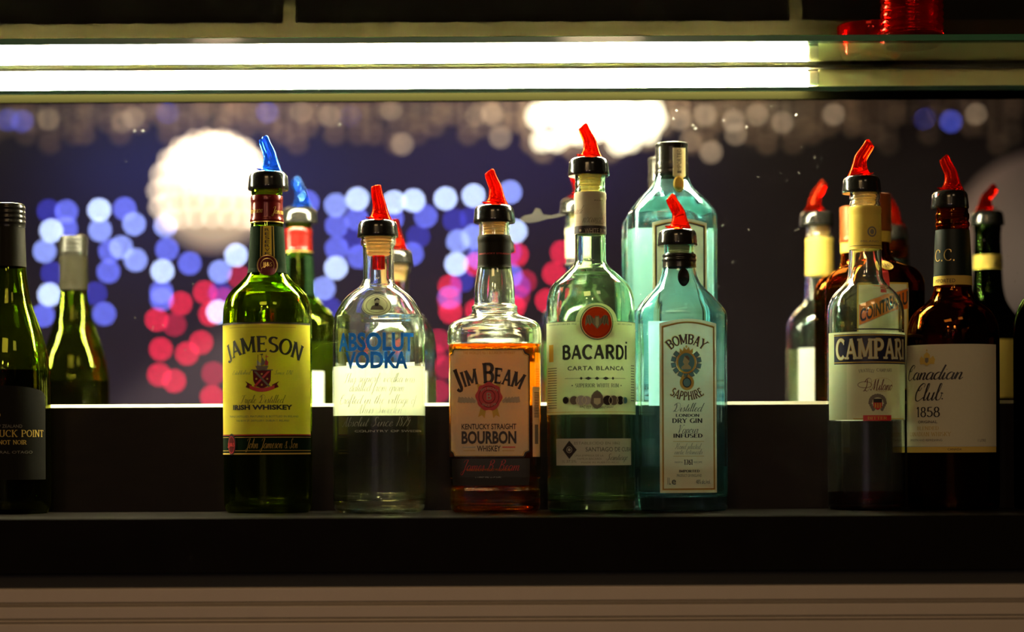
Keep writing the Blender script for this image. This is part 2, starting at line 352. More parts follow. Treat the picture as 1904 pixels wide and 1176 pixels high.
def script_text(s, t=.075, shear=.32, con=.3):
    polys = []; x = 0
    for ch in s:
        w, strokes = SCR.get(ch, SCR['n' if ch != ' ' else ' '])
        for pl in strokes:
            pl = [(a+b*shear+x, b) for a, b in catmull(pl)]
            polys += strip(pl, lambda dx, dy: t*(con+(1-con)*max(0, -dy)+.0 if dy < 0 else t/t*con))
        x += w
    return polys, x, 1.0
_fc = {}
def sans_text(s, bold=.0, space=1.0):
    key = (s, bold, space)
    if key in _fc: return _fc[key]
    cu = bpy.data.curves.new('t', 'FONT'); cu.body = s; cu.size = 1; cu.offset = bold; cu.space_character = space
    cu.resolution_u = 3; cu.fill_mode = 'BOTH'
    o = bpy.data.objects.new('t', cu); C.objects.link(o)
    dg = bpy.context.evaluated_depsgraph_get(); dg.update()
    me = o.evaluated_get(dg).to_mesh()
    vs = [v.co.copy() for v in me.vertices]; fs = [list(p.vertices) for p in me.polygons]
    o.evaluated_get(dg).to_mesh_clear(); bpy.data.objects.remove(o); bpy.data.curves.remove(cu)
    xs = [v.x for v in vs]; ys = [v.y for v in vs]; x0 = min(xs); y0 = min(ys); h = max(ys)-y0
    polys = [[((vs[i].x-x0)/h, (vs[i].y-y0)/h) for i in f] for f in fs]
    _fc[key] = (polys, (max(xs)-x0)/h, 1.0)
    return _fc[key]

# ------------------------------------------------------------------ label: 2D drawing wrapped on a bottle
class Label:
    def __init__(self, b, off=.0003):
        self.b = b; self.bm = bmesh.new(); self.mats = []; self.off = off
    def mi(self, m):
        if m not in self.mats: self.mats.append(m)
        return self.mats.index(m)
    def poly(self, pts, m, layer):
        vs = [self.bm.verts.new((p[0], p[1], layer)) for p in pts]
        try: f = self.bm.faces.new(vs); f.material_index = self.mi(m)
        except ValueError: pass
    def box(self, x0, x1, y0, y1):
        """px extents -> u0,u1,z0,z1"""
        ym = (y0+y1)/2; xm = (x0+x1)/2
        u0 = self.b.inv(x0, ym)[0]; u1 = self.b.inv(x1, ym)[0]
        return u0, u1, self.b.inv(xm, y1)[1], self.b.inv(xm, y0)[1]
    def rect(self, x0, x1, y0, y1, m, layer=0, uv=None):
        u0, u1, z0, z1 = uv or self.box(x0, x1, y0, y1)
        self.poly([(u0, z0), (u1, z0), (u1, z1), (u0, z1)], m, layer)
    def wrap(self, a0, a1, y0, y1, m, layer=0, yx=None):
        """angles in degrees from the front of the bottle"""
        z0 = self.b.inv(self.b.cx, y1)[1]; z1 = self.b.inv(self.b.cx, y0)[1]
        u0, u1 = self.b.ua(a0, (z0+z1)/2), self.b.ua(a1, (z0+z1)/2)
        self.poly([(u0, z0), (u1, z0), (u1, z1), (u0, z1)], m, layer)
        return u0, u1, z0, z1
    def text(self, s, x0, x1, y0, y1, m, layer=1, font='sans', arch=0, **k):
        polys, w, h = {'sans': sans_text, 'serif': serif_text, 'script': script_text}[font](s, **k)
        u0, u1, z0, z1 = self.box(x0, x1, y0, y1)
        sx = (u1-u0)/w; H = z1-z0; um = (u0+u1)/2
        # arch: rise of the middle over the ends, px
        A = arch*D0/FPX; hw = (u1-u0)/2
        for p in polys:
            q = []
            for a, c in p:
                u = u0+a*sx; z = c*H
                if A:
                    R = (hw*hw+A*A)/(2*abs(A)); al = (u-um)/R
                    if A > 0: q.append((um+(R+z)*math.sin(al), z0+(R+z)*math.cos(al)-R+0))
                    else: q.append((um+(R-z)*math.sin(al), z0+R-(R-z)*math.cos(al)))
                else: q.append((u, z0+z))
            self.poly(q, m, layer)
    def shape(self, pts, cx, cy, s, m, layer=1):
        """polygon in px units scaled s around px centre"""
        u, z = self.b.inv(cx, cy); k = D0/FPX*.985*s
        self.poly([(u+a*k, z-b*k) for a, b in pts], m, layer)
    def disc(self, cx, cy, rx, ry, m, layer=1, n=28):
        self.shape([(rx*math.cos(2*PI*i/n), -ry*math.sin(2*PI*i/n)) for i in range(n)], cx, cy, 1, m, layer)
    def ring(self, cx, cy, rx, ry, t, m, layer=1, n=32):
        for i in range(n):
            a, b = 2*PI*i/n, 2*PI*(i+1)/n
            self.shape([(rx*math.cos(a), -ry*math.sin(a)), (rx*math.cos(b), -ry*math.sin(b)), ((rx-t)*math.cos(b), -(ry-t)*math.sin(b)), ((rx-t)*math.cos(a), -(ry-t)*math.sin(a))], cx, cy, 1, m, layer)
    def build(self, name, parent, lab=None, step=.0025):
        bm = self.bm; b = self.b
        us = [v.co.x for v in bm.verts]
        u0, u1 = min(us), max(us)
        if b.flat_u is None or max(abs(u0), abs(u1)) > b.flat_u:
            k = math.floor(u0/step)*step
            while k < u1:
                bmesh.ops.bisect_plane(bm, geom=bm.verts[:]+bm.edges[:]+bm.faces[:], plane_co=(k, 0, 0), plane_no=(1, 0, 0), dist=1e-7)
                k += step
            zs = [v.co.y for v in bm.verts]; z = min(zs)+.008
            while z < max(zs):
                bmesh.ops.bisect_plane(bm, geom=bm.verts[:]+bm.edges[:]+bm.faces[:], plane_co=(0, z, 0), plane_no=(0, 1, 0), dist=1e-7)
                z += .008
        zm = (min(v.co.y for v in bm.verts)+max(v.co.y for v in bm.verts))/2
        for v in bm.verts:
            v.co = Vector(b.surf(v.co.x, v.co.y, self.off+v.co.z*.00018, zm))
        o = obj(name, bm, self.mats, parent)
        if lab: o['label'] = lab
        return o

# ------------------------------------------------------------------ bottle
class Bottle:
    def __init__(self, name, label, cx, prof, d=D0, base=SHELF, glassm='clear', rz=0, wt=4.5, sec=None, n=64,
                 base_th=14, flat_u=None, group=None, cy_ref=640, top_extra=0, flute=None):
        """prof: (py, half width px) from base upward (py decreasing)"""
        self.cx, self.d, self.rz, self.flat_u = cx, d, rz, flat_u
        self.sec = sec; self.base = base
        p = W(cx, cy_ref, d); self.x = p.x; self.y = p.y
        k = d/FPX; self.k = k
        zs = [zat(py, d, cx)-base for py, _ in prof]; zs[0] = 0
        for i in range(1, len(zs)):
            if zs[i] <= zs[i-1]: zs[i] = zs[i-1]+.0008
        rs = [hw*k for _, hw in prof]
        Z, R = pchip(zs, rs, 5); self.Z, self.R = Z, R
        self.H = Z[-1]; self._tab = {}; self.flute = flute
        self.root = thing(name, label, 'bottle', (self.x, self.y, base), rz, group)
        t = wt*k; bt = base_th*k
        outer = [(0, .0012), (R[0]*.80, .0008), (R[0]*.93, 0)]+[(r, z) for r, z in zip(R, Z)]
        inner = []
        for r, z in zip(R[::-1], Z[::-1]):
            if z > bt+.004: inner.append((max(r-t*(1 if z < self.H*.7 else .75), .004), z))
        rb = inner[-1][0]
        inner += [(rb*.97, bt+.0015), (rb*.85, bt), (rb*.4, bt+.001), (0, bt+.002)]
        self.t = t; self.bt = bt
        bm = lathe(outer+[(R[-1]-t*.4, Z[-1]+.0006)]+inner, n, fn=self.fn)
        bmesh.ops.recalc_face_normals(bm, faces=bm.faces[:])
        self.glass = obj('glass_body', bm, M[glassm], self.root, smooth=38)
    def rad(self, z): return float(np.interp(z, self.Z, self.R))
    def fn(self, r, z, a):
        if self.sec is None: x, y = r*math.cos(a), r*math.sin(a)
        else: x, y = self.sec(r, z, a, self)
        if self.flute:
            z0, z1, n, amp = self.flute
            if z0 < z < z1:
                e = 1-amp*abs(math.sin(n*a/2))*math.sin(PI*(z-z0)/(z1-z0))**.4*1.0
                x *= e; y *= e
        return x, y
    def tab(self, z):
        z = round(z, 3)
        if z not in self._tab:
            a = np.linspace(-PI/2-1.5*PI, -PI/2+1.5*PI, 2161)
            r = self.rad(z)
            P = np.array([self.fn(r, z, q) for q in a])
            s = np.concatenate([[0], np.cumsum(np.hypot(*np.diff(P, axis=0).T))]); s -= s[1080]
            self._tab[z] = (a, P, s)
        return self._tab[z]
    def ua(self, deg, z):
        a, P, s = self.tab(z); return float(np.interp(math.radians(deg)-PI/2, a, s))
    def inv(self, px, py):
        z = self.base*0+zat(py, self.d-.04, px)-self.base
        c, s_ = math.cos(self.rz), math.sin(self.rz)
        for _ in range(3):
            zz = min(max(z, self.Z[1]), self.Z[-2])
            a, P, s = self.tab(zz)
            sl = slice(720, 1441)
            X = self.x+P[sl, 0]*c-P[sl, 1]*s_; Y = self.y+P[sl, 0]*s_+P[sl, 1]*c
            d = Y-CY; v = (z+self.base-ZC)*FPX/d; q = PX0+X*FPX/d*cth-v*sth
            # front-facing run: from argmin to argmax
            i0, i1 = int(np.argmin(q)), int(np.argmax(q))
            qq = q[i0:i1+1]; ss = s[sl][i0:i1+1]; dd = d[i0:i1+1]
            qq = np.maximum.accumulate(qq)
            u = float(np.interp(px, qq, ss)); df = float(np.interp(px, qq, dd))
            z = zat(py, df, px)-self.base
        return u, z
    def surf(self, u, z, off, zm):
        a, P, s = self.tab(zm); ph = float(np.interp(u, s, a))
        r = self.rad(min(max(z, 0), self.H))
        x, y = self.fn(r, z, ph); x2, y2 = self.fn(r, z, ph+.004); x1, y1 = self.fn(r, z, ph-.004)
        tx, ty = x2-x1, y2-y1; l = math.hypot(tx, ty) or 1
        return (x+ty/l*off, y-tx/l*off, z)
    def liquid(self, py, mat, name='liquid', lab=None):
        z1 = zat(py, self.d, self.cx)-self.base; t = self.t*.80
        pr = [(0, self.bt-.0006)]
        rb = self.rad(self.bt+.005)-t
        pr += [(rb*.88, self.bt-.0006), (rb*.99, self.bt+.001)]
        for z in list(self.Z):
            if self.bt+.004 < z < z1-.001: pr.append((self.rad(z)-t, z))
        rt = self.rad(z1)-t
        pr += [(rt, z1), (0, z1)]
        bm = lathe(pr, 64, fn=self.fn); bmesh.ops.recalc_face_normals(bm, faces=bm.faces[:])
        return obj(name, bm, M[mat], self.root, smooth=38)
    def sleeve(self, y0, y1, mat, name='neck_band', off=.0004, rings=(), close=False, rr=None, lab=None):
        """band round the neck between photo rows y0 (top) and y1 (bottom)"""
        z0 = zat(y1, self.d, self.cx)-self.base; z1 = zat(y0, self.d, self.cx)-self.base
        zs = np.linspace(z0, z1, 24); R = []
        for z in zs:
            r = (rr*self.k if rr else self.rad(min(z, self.H)))+off
            for ry in rings:
                zr = zat(ry, self.d, self.cx)-self.base
                r += .0007*math.exp(-((z-zr)/.0013)**2)
            R.append(r)
        pr = [(R[0]-.0006, z0)]+list(zip(R, zs))+[(R[-1]-.0006, z1)]
        if close: pr += [(R[-1]-.002, z1+.0008), (0, z1+.0008)]
        bm = lathe(pr, 48, fn=None)
        bmesh.ops.recalc_face_normals(bm, faces=bm.faces[:])
        return obj(name, bm, M[mat], self.root, smooth=40)
    def pourer(self, ytop, ybot, tip, col='red', hw=38, flip=False, cx=None, tube_to=None, base_c=8, squeeze=1.0, cork_y=None):
        """free-pour spout: black collar, coloured spout, pale stopper inside the neck"""
        k = self.k; cx = cx or self.cx
        ox = W(cx, ytop, self.d).x-self.x
        z0 = zat(ybot, self.d, cx)-self.base; z1 = zat(ytop, self.d, cx)-self.base
        zt = zat(tip[1], self.d, cx)-self.base
        tx = (tip[0]-cx)*k
        h = z1-z0; r = hw*k
        pr = [(r*.60, z0-.0002), (r*.97, z0), (r*1.0, z0+h*.06), (r*.985, z0+h*.2), (r*.955, z0+h*.55), (r*.93, z0+h*.75), (r*.86, z0+h*.9), (r*.74, z0+h*.98), (r*.60, z1), (0, z1)]
        pr = [(0, z0+.0008)]+pr
        bm = lathe(pr, 48)
        for v in bm.verts: v.co.x += ox
        bmesh.ops.recalc_face_normals(bm, faces=bm.faces[:])
        col_o = obj('collar', bm, M['collar'], self.root, smooth=50)
        # spout
        sgn = -1 if not flip else 1
        bx = -sgn*base_c*k*.55
        H = zt-z1; pts = []; rad = []
        tipr = 9.5*k
        path = [(0, bx*.8, 28*k), (.03, bx*.9, 25*k), (.09, bx, 20.5*k), (.20, bx, 16.5*k), (.36, bx*.85, 13.6*k), (.54, bx*.5+tx*.05, 12.0*k), (.70, bx*.1+tx*.38, 11.0*k), (.86, tx*.80, 10.3*k), (.955, tx*.98, 9.6*k), (.985, tx*1.08, 8.8*k), (1.0, tx*1.16, 6.6*k)]
        bm = bmesh.new()
        P = catmull([(p[1]+ox, z1-.0005+p[0]*H) for p in path], 3); Rr = catmull([(p[2], 0) for p in path], 3)
        tube(bm, P, [max(q[0], .0008) for q in Rr], 20, sy=.9)
        sp = obj('spout', bm, M['red' if col == 'red' else 'bluep'], self.root, smooth=60)
        # stopper
        cy = cork_y or ybot+28
        zc = zat(cy, self.d, cx)-self.base; rin = (self.rad(self.H-.006)-self.t*.95)
        zz = np.linspace(zc, z0+.001, 13); pr = [(0, zc)]
        for i, z in enumerate(zz): pr.append((rin*(.96 if i % 2 else .82)*(.8+.2*i/12), z))
        pr.append((0, z0+.001))
        bm = lathe(pr, 32); bmesh.ops.recalc_face_normals(bm, faces=bm.faces[:])
        obj('stopper', bm, M['cork'], self.root, smooth=40)
        if tube_to:
            zb = zat(tube_to, self.d, cx)-self.base
            bm = lathe([(0, zb), (12*k, zb), (11.5*k, zc+.0005), (0, zc+.0005)], 24); bmesh.ops.recalc_face_normals(bm, faces=bm.faces[:])
            obj('spout_tube', bm, M['red' if col == 'red' else 'bluep'], self.root, smooth=40)
def supersec(n=5, dr=1.0, zlo=-1, zhi=.1, cham=None):
    """rounded-square body that turns round towards the neck"""
    def f(r, z, a, b):
        rc = b.round_r
        s = min(1, max(0, (r-rc)/(b.full_r-rc)))
        if b.full_r-r < 1e-9: s = 1
        s = s*s*(3-2*s)
        c, q = abs(math.cos(a)), abs(math.sin(a))
        if cham:
            A, B, CH = r, r*dr, cham*r
            rho = min(A/max(c, 1e-6), B/max(q, 1e-6), CH/max(c+q, 1e-6))
            nn = 26
            rho = ((c/A)**nn+(q/B)**nn+((c+q)/CH)**nn)**(-1/nn)
        else: rho = ((c/r)**n+(q/(r*dr))**n)**(-1/n)
        rr = r*(1-s)+rho*s
        return rr*math.cos(a), rr*math.sin(a)
    return f
class SqBottle(Bottle):
    def __init__(self, *a, round_hw=40, full_hw=80, **k):
        d = k.get('d', D0); self.round_r = round_hw*d/FPX; self.full_r = full_hw*d/FPX
        super().__init__(*a, **k)

# ================================================================== SETTING
XL, XR = -1.6, 1.6
YB = -6.3                                   # far wall of the room, behind the camera
def struct(name, bm, m, smooth=None):
    return tag(obj(name, bm, m, None, smooth), kind='structure')
dark_wall = pbr('dark_brown_wall', (.005, .0035, .002), .7, spec=.08, noise=.2, nscale=6)
room_wall = pbr('dusky_room_wall', (.040, .030, .036), .8, noise=.25, nscale=2)
struct('floor', box(bmesh.new(), -4, 4, YB, .3, -.05, 0), pbr('floor_boards', (.05, .035, .025), .45, noise=.3, nscale=3, stretch=(1, 8, 1)))
struct('ceiling', box(bmesh.new(), -4, 4, YB, .3, 2.9, 2.95), pbr('ceiling_paint', (.03, .025, .025), .8))
struct('wall_back', box(bmesh.new(), -4, 4, MIR+.008, .3, 0, 2.9), dark_wall)
struct('wall_room', box(bmesh.new(), -4, 4, YB-.05, YB, 0, 2.9), room_wall)
struct('wall_left', box(bmesh.new(), -4.05, -4, YB, .3, 0, 2.9), room_wall)
struct('wall_right', box(bmesh.new(), 4, 4.05, YB, .3, 0, 2.9), room_wall)

d_step, d_edge = 2.15, 1.913
z_step = zat(748.7, d_step)
y_step = CY+d_step; y_edge = CY+d_edge
# back bar cabinet: worktop shelf, raised step, fascia and ribbed trim
z_f1 = zat(1088, d_edge)
black_lam = pbr('black_laminate', (.007, .0055, .0045), .30, ior=1.12, spec=.5, noise=.25, nscale=30)
top = obj('bar_shelf', box(bmesh.new(), XL, XR, y_edge, MIR+.006, z_f1+.012, SHELF), black_lam)
bm = bmesh.new(); box(bm, XL, XR, y_edge+.006, MIR+.006, z_f1-.004, z_f1+.011)
tag(top, 'black back bar shelf that the front row of bottles stands on', 'shelf')
obj('shadow_gap', bm, pbr('black_recess', (.006, .005, .005), .6), top)
bm = bmesh.new(); box(bm, XL, XR, y_edge+.002, y_edge+.008, zat(1047, d_edge), zat(1044, d_edge)); obj('fascia_groove', bm, pbr('groove_black', (.004, .004, .004), .5), top)
bm = bmesh.new()
# step with a bevelled front edge
prof = [(y_step, SHELF), (y_step, z_step-.0035), (y_step+.0035, z_step), (MIR+.006, z_step), (MIR+.006, SHELF)]
L = [bm.verts.new((XL, a, b)) for a, b in prof]; R = [bm.verts.new((XR, a, b)) for a, b in prof]
for i in range(len(prof)):
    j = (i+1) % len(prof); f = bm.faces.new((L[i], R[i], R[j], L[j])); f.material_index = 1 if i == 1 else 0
bm.faces.new(L[::-1]); bm.faces.new(R); bmesh.ops.recalc_face_normals(bm, faces=bm.faces[:])
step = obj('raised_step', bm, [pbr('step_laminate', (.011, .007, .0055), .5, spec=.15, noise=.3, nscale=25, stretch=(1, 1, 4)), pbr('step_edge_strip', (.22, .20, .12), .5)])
tag(step, 'raised black step with a bright front edge, running behind the front row of bottles', 'step')
# aluminium trim, drawer front below
bm = bmesh.new(); d = d_edge-.006; y = CY+d
alu = pbr('brushed_trim', (.62, .52, .42), .42, metal=.3, noise=.03, nscale=60)
rows = [(1092, 1118, 0), (1120.5, 1123, .002), (1125.5, 1148, 0), (1150.5, 1154.5, .0015), (1157, 1290, -.0006)]
for a, b_, dy in rows: box(bm, XL, XR, y+dy, y+.03, zat(b_, d), zat(a, d), .0005)
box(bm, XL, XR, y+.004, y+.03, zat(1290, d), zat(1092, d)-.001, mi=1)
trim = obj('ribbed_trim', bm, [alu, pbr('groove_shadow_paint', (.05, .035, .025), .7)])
tag(trim, 'ribbed warm grey metal trim along the front below the black shelf', 'trim')
cab = obj('bar_cabinet', box(bmesh.new(), XL, XR, y_edge+.012, MIR+.006, 0, z_f1-.004), black_lam)
tag(cab, 'dark cabinet carrying the back bar shelf', 'cabinet')

# mirror with a dusty surface
m, nt, out = newmat('dusty_mirror')
g = nt.nodes.new('ShaderNodeBsdfGlossy'); g.inputs['Roughness'].default_value = 0; g.inputs['Color'].default_value = (.86, .87, .88, 1)
df = nt.nodes.new('ShaderNodeBsdfDiffuse'); df.inputs[0].default_value = (.6, .58, .56, 1)
tc = nt.nodes.new('ShaderNodeTexCoord')
vo = nt.nodes.new('ShaderNodeTexVoronoi'); vo.inputs['Scale'].default_value = 75
n2 = nt.nodes.new('ShaderNodeTexNoise'); n2.inputs['Scale'].default_value = 9; n2.inputs['Detail'].default_value = 3
lt = nt.nodes.new('ShaderNodeMath'); lt.operation = 'LESS_THAN'; lt.inputs[1].default_value = .075
gt = nt.nodes.new('ShaderNodeMath'); gt.operation = 'GREATER_THAN'; gt.inputs[1].default_value = .53
ml = nt.nodes.new('ShaderNodeMath'); ml.operation = 'MULTIPLY'
m2 = nt.nodes.new('ShaderNodeMath'); m2.operation = 'MULTIPLY_ADD'; m2.inputs[1].default_value = .22; m2.inputs[2].default_value = .0009
mx = nt.nodes.new('ShaderNodeMixShader')
nt.links.new(tc.outputs['Object'], vo.inputs['Vector']); nt.links.new(tc.outputs['Object'], n2.inputs['Vector'])
nt.links.new(vo.outputs['Distance'], lt.inputs[0]); nt.links.new(n2.outputs[0], gt.inputs[0])
nt.links.new(lt.outputs[0], ml.inputs[0]); nt.links.new(gt.outputs[0], ml.inputs[1]); nt.links.new(ml.outputs[0], m2.inputs[0])
nt.links.new(m2.outputs[0], mx.inputs[0]); nt.links.new(g.outputs[0], mx.inputs[1]); nt.links.new(df.outputs[0], mx.inputs[2]); nt.links.new(mx.outputs[0], out.inputs[0])
z_sh0 = zat(79, 2.096); z_sh1 = zat(67.5, 2.096); y_sh = CY+2.096
mir = obj('back_mirror', box(bmesh.new(), XL, XR, MIR, MIR+.006, z_step+.0002, z_sh0+.002), m)
tag(mir, 'dusty back bar mirror reflecting the bottles and blurred coloured lights', 'mirror')
# chipped smudge in the mirror silvering
bm = bmesh.new(); c0 = W(1010, 403, 2.2545)
pts = [(-44, 4), (-36, -2), (-20, -5), (-14, -16), (-6, -14), (0, -4), (16, -2), (30, -6), (44, -3), (30, 1), (8, 4), (-8, 9), (-26, 12), (-38, 10)]
bm.faces.new([bm.verts.new((c0.x+a*2.25/FPX, MIR-.0005, c0.z-b_*2.25/FPX)) for a, b_ in pts])
obj('worn_patch', bm, pbr('worn_silvering', (.05, .045, .045), .7), mir)

# framed dark panels on the wall above the glass shelf
frm = pbr('olive_frame_paint', (.016, .010, .003), .7, spec=.08); 
bm = bmesh.new(); dW = 2.258
box(bm, XL, XR, MIR-.006, MIR+.010, z_sh1+.001, zat(44, dW))
for pxm in (540, 1477): x = W(pxm, 20, dW).x; box(bm, x-.0068, x+.0068, MIR-.006, MIR+.010, zat(44, dW), z_sh1+.5)
tag(obj('trim_1', bm, frm), kind='structure')

# glass shelf
gsm, nt, out = newmat('shelf_glass_green_edge')
g = nt.nodes.new('ShaderNodeBsdfGlass'); g.inputs['Color'].default_value = (.93, 1, .95, 1); g.inputs['IOR'].default_value = 1.52; g.inputs['Roughness'].default_value = 0
nt.links.new(g.outputs[0], out.inputs[0])
edgem = pbr('green_ground_edge', (.03, .22, .09), .25, trans=.35, coat=.3)
bm = box(bmesh.new(), XL, XR, y_sh+.0012, MIR-.0002, z_sh0, z_sh1)
gs = obj('glass_shelf', bm, gsm)
tag(gs, 'clear glass shelf with a green edge above the light fitting', 'glass shelf')
obj('ground_edge', box(bmesh.new(), XL, XR, y_sh, y_sh+.0012, z_sh0, z_sh1, .0004), edgem, gs)

# light fitting under the shelf, against the mirror
dF = 2.225; yF = CY+dF
cream = pbr('cream_enamel', (.95, .86, .36), .5)
zt, zb = z_sh0-.0006, zat(172, dF); zbk = zat(187, 2.252)
bm = bmesh.new()
box(bm, XL, XR, MIR-.004, MIR-.0005, zbk, zt)
lf = obj('light_fitting', bm, pbr('olive_enamel', (.0012, .0011, .0004), .8, spec=0))
tag(lf, 'long light fitting glowing white under the glass shelf, unlit at its right end', 'light fitting')
ztop, zbot = zt-.003, zat(165, dF)
xe = W(1503, 150, dF).x
tr = (ztop-zbot)/2
bm = lathe([(0, 0), (tr, 0), (tr, 1.0), (0, 1.0)], 32)
for v in bm.verts: v.co = Vector((XL+(xe-XL)*v.co.z, yF+.013+v.co.x*.62, (ztop+zbot)/2+v.co.y))
bmesh.ops.recalc_face_normals(bm, faces=bm.faces[:])
tubeo = obj('lamp_tube', bm, emit('fluorescent_white', (1.0, .93, .58), 560), lf, smooth=30)
obj('lamp_socket', box(bmesh.new(), xe, xe+.012, yF+.004, MIR-.007, zbot+.003, ztop-.002, .002), pbr('socket_white', (.8, .7, .45), .4), lf)
obj('lower_lip', box(bmesh.new(), XL, XR, yF, yF+.003, zat(171.5, dF), zat(163, dF), .0005), pbr('dark_green_lip', (.01, .06, .03), .3), lf)
obj('cover_plate', box(bmesh.new(), xe+.012, XR, yF+.006, yF+.008, zbot, ztop-.0005), cream, lf)
obj('joint_strip', box(bmesh.new(), XL, XR, yF-.001, yF+.005, z_sh0-.0038, z_sh0-.0004), pbr('joint_dark', (.05, .04, .02), .4), lf)

# ================================================================== THINGS ON THE GLASS SHELF
k = 2.12/FPX
tx = W(1690, 60, 2.15)
zT = z_sh1
pr = [(0, 0), (.026, 0), (.030, .001)]
z = .002
for i in range(10):
    for a in range(6):
        pr.append((.0305+.0014*math.sin(PI*a/6), z)); z += .0073/6
H_ = z
inn = [(.027, H_), (.0265, H_*.5), (.0255, .008), (0, .007)]
bm = lathe(pr+[(.0305, H_), (.029, H_+.0006)]+inn, 64); bmesh.ops.recalc_face_normals(bm, faces=bm.faces[:])
cup = obj('ribbed_tumbler', bm, M['redglass'], smooth=60); cup.location = (tx.x, .05, zT)
tag(cup, 'red ribbed glass tumbler standing on the glass shelf at the top right', 'tumbler')
pr = [(0, 0), (.024, 0), (.030, .004), (.0335, .014), (.0355, .030), (.0350, .0315), (.0340, .030), (.0315, .014), (.027, .006), (0, .005)]
bm = lathe(pr, 64); bmesh.ops.recalc_face_normals(bm, faces=bm.faces[:])
sau = obj('glass_bowl', bm, M['redglass'], smooth=60); sx = W(1643, 60, 2.2)
sau.location = (W(1557, 60, 2.21).x+.0355, .112, zT)
cup.location.y = .034
tag(sau, 'low red glass bowl on the glass shelf behind the red tumbler', 'bowl')

# ================================================================== BOTTLES
# --- wine bottle at the left edge
b = Bottle('wine_bottle', 'olive green wine bottle with black screw cap and charcoal label at the far left', 17,
  [(951, 68), (945, 73), (930, 75), (760, 75), (720, 74.5), (690, 74), (671, 72), (645, 67), (619, 60), (595, 51.5), (567, 42), (530, 35), (497, 31), (430, 29), (384, 28)], glassm='olive', wt=4, base_th=24)
b.liquid(690, 'wine')
b.sleeve(424, 497, 'foil', 'foil_sleeve', off=.0006)
b.sleeve(381, 424, 'capblack', 'screw_cap', off=.0009, rings=(388, 397, 406, 415), close=True)
lb = Label(b)
z0, z1 = b.inv(17, 893)[1], b.inv(17, 738)[1]
ul, ur = b.ua(-78, z0), b.ua(72, z0); um = (ul+ur)/2; hwid = (ur-ul)/2
lb.poly([(ul, z0), (ur, z0)]+[(um+hwid*math.cos(PI*i/24), z1+.011*math.sin(PI*i/24)**.8) for i in range(25)], M['p_wine'], 0)
lb.text('NEW ZEALAND', -16, 41, 790, 796, M['inkgrey'])
lb.text('DUCK POINT', -13, 80, 800, 813, M['goldflat'], font='serif', t=.13)
lb.text('PINOT NOIR', -12, 49, 819, 827, M['goldflat'], font='serif', t=.13)
lb.text('CENTRAL OTAGO', -27, 60, 839, 844, M['inkgrey'])
lb.disc(-4, 772, 5, 5, M['goldflat'])
lb.build('label', b.root)

# --- green whiskey bottle
b = Bottle('whiskey_bottle', 'green whiskey bottle with yellow label and blue pourer', 497.5,
  [(951, 74), (946, 79), (935, 81.5), (900, 82), (600, 82), (578, 81.5), (563, 78.5), (550, 73), (538, 63), (526, 50), (517, 42), (510, 37), (500, 34.5), (470, 33), (430, 30.5), (415, 29.5), (372, 28), (364, 27.5), (360, 28.5), (354, 28.5), (351, 26.5)], glassm='green')
b.liquid(548, 'whiskey')
b.pourer(320, 354, (491, 255), 'blue', 38, cx=499)
b.sleeve(365, 414, 'maroon', 'foil_band', off=.0005, rings=(369, 374, 411))
b.sleeve(414, 416, 'gold', 'foil_edge', off=.0006)
lb = Label(b, .0004)
lb.wrap(-150, 150, 420, 506, M['neckgreen'])
lb.rect(484, 510, 420, 480, M['goldflat'], 1)
lb.rect(486, 508, 421, 480, M['neckgreen'], 2); lb.rect(488.5, 505.5, 421, 480, M['goldflat'], 3); lb.rect(490.5, 503.5, 421, 480, M['p_yellow'], 4)
for i, ch in enumerate('RESERVE'): lb.text(ch, 492.5, 501.5, 425+i*7.4, 430.5+i*7.4, M['ink'], 5)
lb.disc(497, 493, 19, 20, M['darkred'], 5); lb.ring(497, 493, 18, 19, 1.6, M['gold'], 6); lb.ring(497, 493, 12, 13, 1.2, M['gold'], 6)
lb.text('JJ&S', 489, 505, 488, 498, M['gold'], 6)
lb.build('neck_label', b.root)
lb = Label(b, .0006); lb.text('Jameson', 505, 528, 385, 398, M['goldflat'], 0, 'script'); lb.text('Jameson', 467, 488, 383, 396, M['goldflat'], 0, 'script'); lb.build('foil_signature', b.root)
lb = Label(b)
u0, u1, z0, z1 = lb.wrap(-84, 78, 600, 808, M['p_yellow'])
lb.wrap(-84, 78, 599, 602, M['ink'], 1); lb.wrap(-84, 78, 602, 603.5, M['gold'], 1)
lb.wrap(-50, 45, 608, 609, M['goldflat'], 1)
lb.text('JAMESON', 425, 558, 625, 655, M['ink'], 2, 'serif', arch=17, t=.185, con=.5, gap=.03, ser=.24)
# ship, shield and ribbon
lb.shape([(-17, -1), (17, -1), (16, 18), (11, 28), (0, 33), (-11, 28), (-16, 18)], 487, 690, 1, M['darkred'], 2)
lb.shape([(-20, -2.5), (20, -2.5), (20, -.8), (-20, -.8)], 487, 690, 1, M['inkgrey'], 3)
for s_ in (-1, 1):
    lb.shape([(-15*s_, 0), (-10*s_, 0), (15*s_, 27), (12*s_, 29)], 487, 691, 1, M['redink' if s_ < 0 else 'inkgrey'], 3+(s_ > 0))
for q in ((0, 5), (-10, 14), (10, 14), (0, 25)): lb.disc(487+q[0], 691+q[1], 1.8, 1.8, M['goldflat'], 4)
lb.shape([(-12, 0), (12, 0), (8, 8), (-8, 8)], 487, 681, 1, M['inkgrey'], 3)
lb.shape([(-9, -2), (-9, -12), (-2, -6), (-1, -2)], 487, 682, 1, M['silverink'], 3); lb.shape([(-2, -3), (0, -18), (6, -9), (4, -3)], 487, 682, 1, M['inkgrey'], 4); lb.shape([(5, -3), (7, -14), (12, -8), (11, -2)], 487, 682, 1, M['redink'], 3)
for q in (-7, 0, 8): lb.shape([(q-.5, 0), (q+.5, 0), (q+.5, -22), (q-.5, -22)], 487, 682, 1, M['ink'], 3)
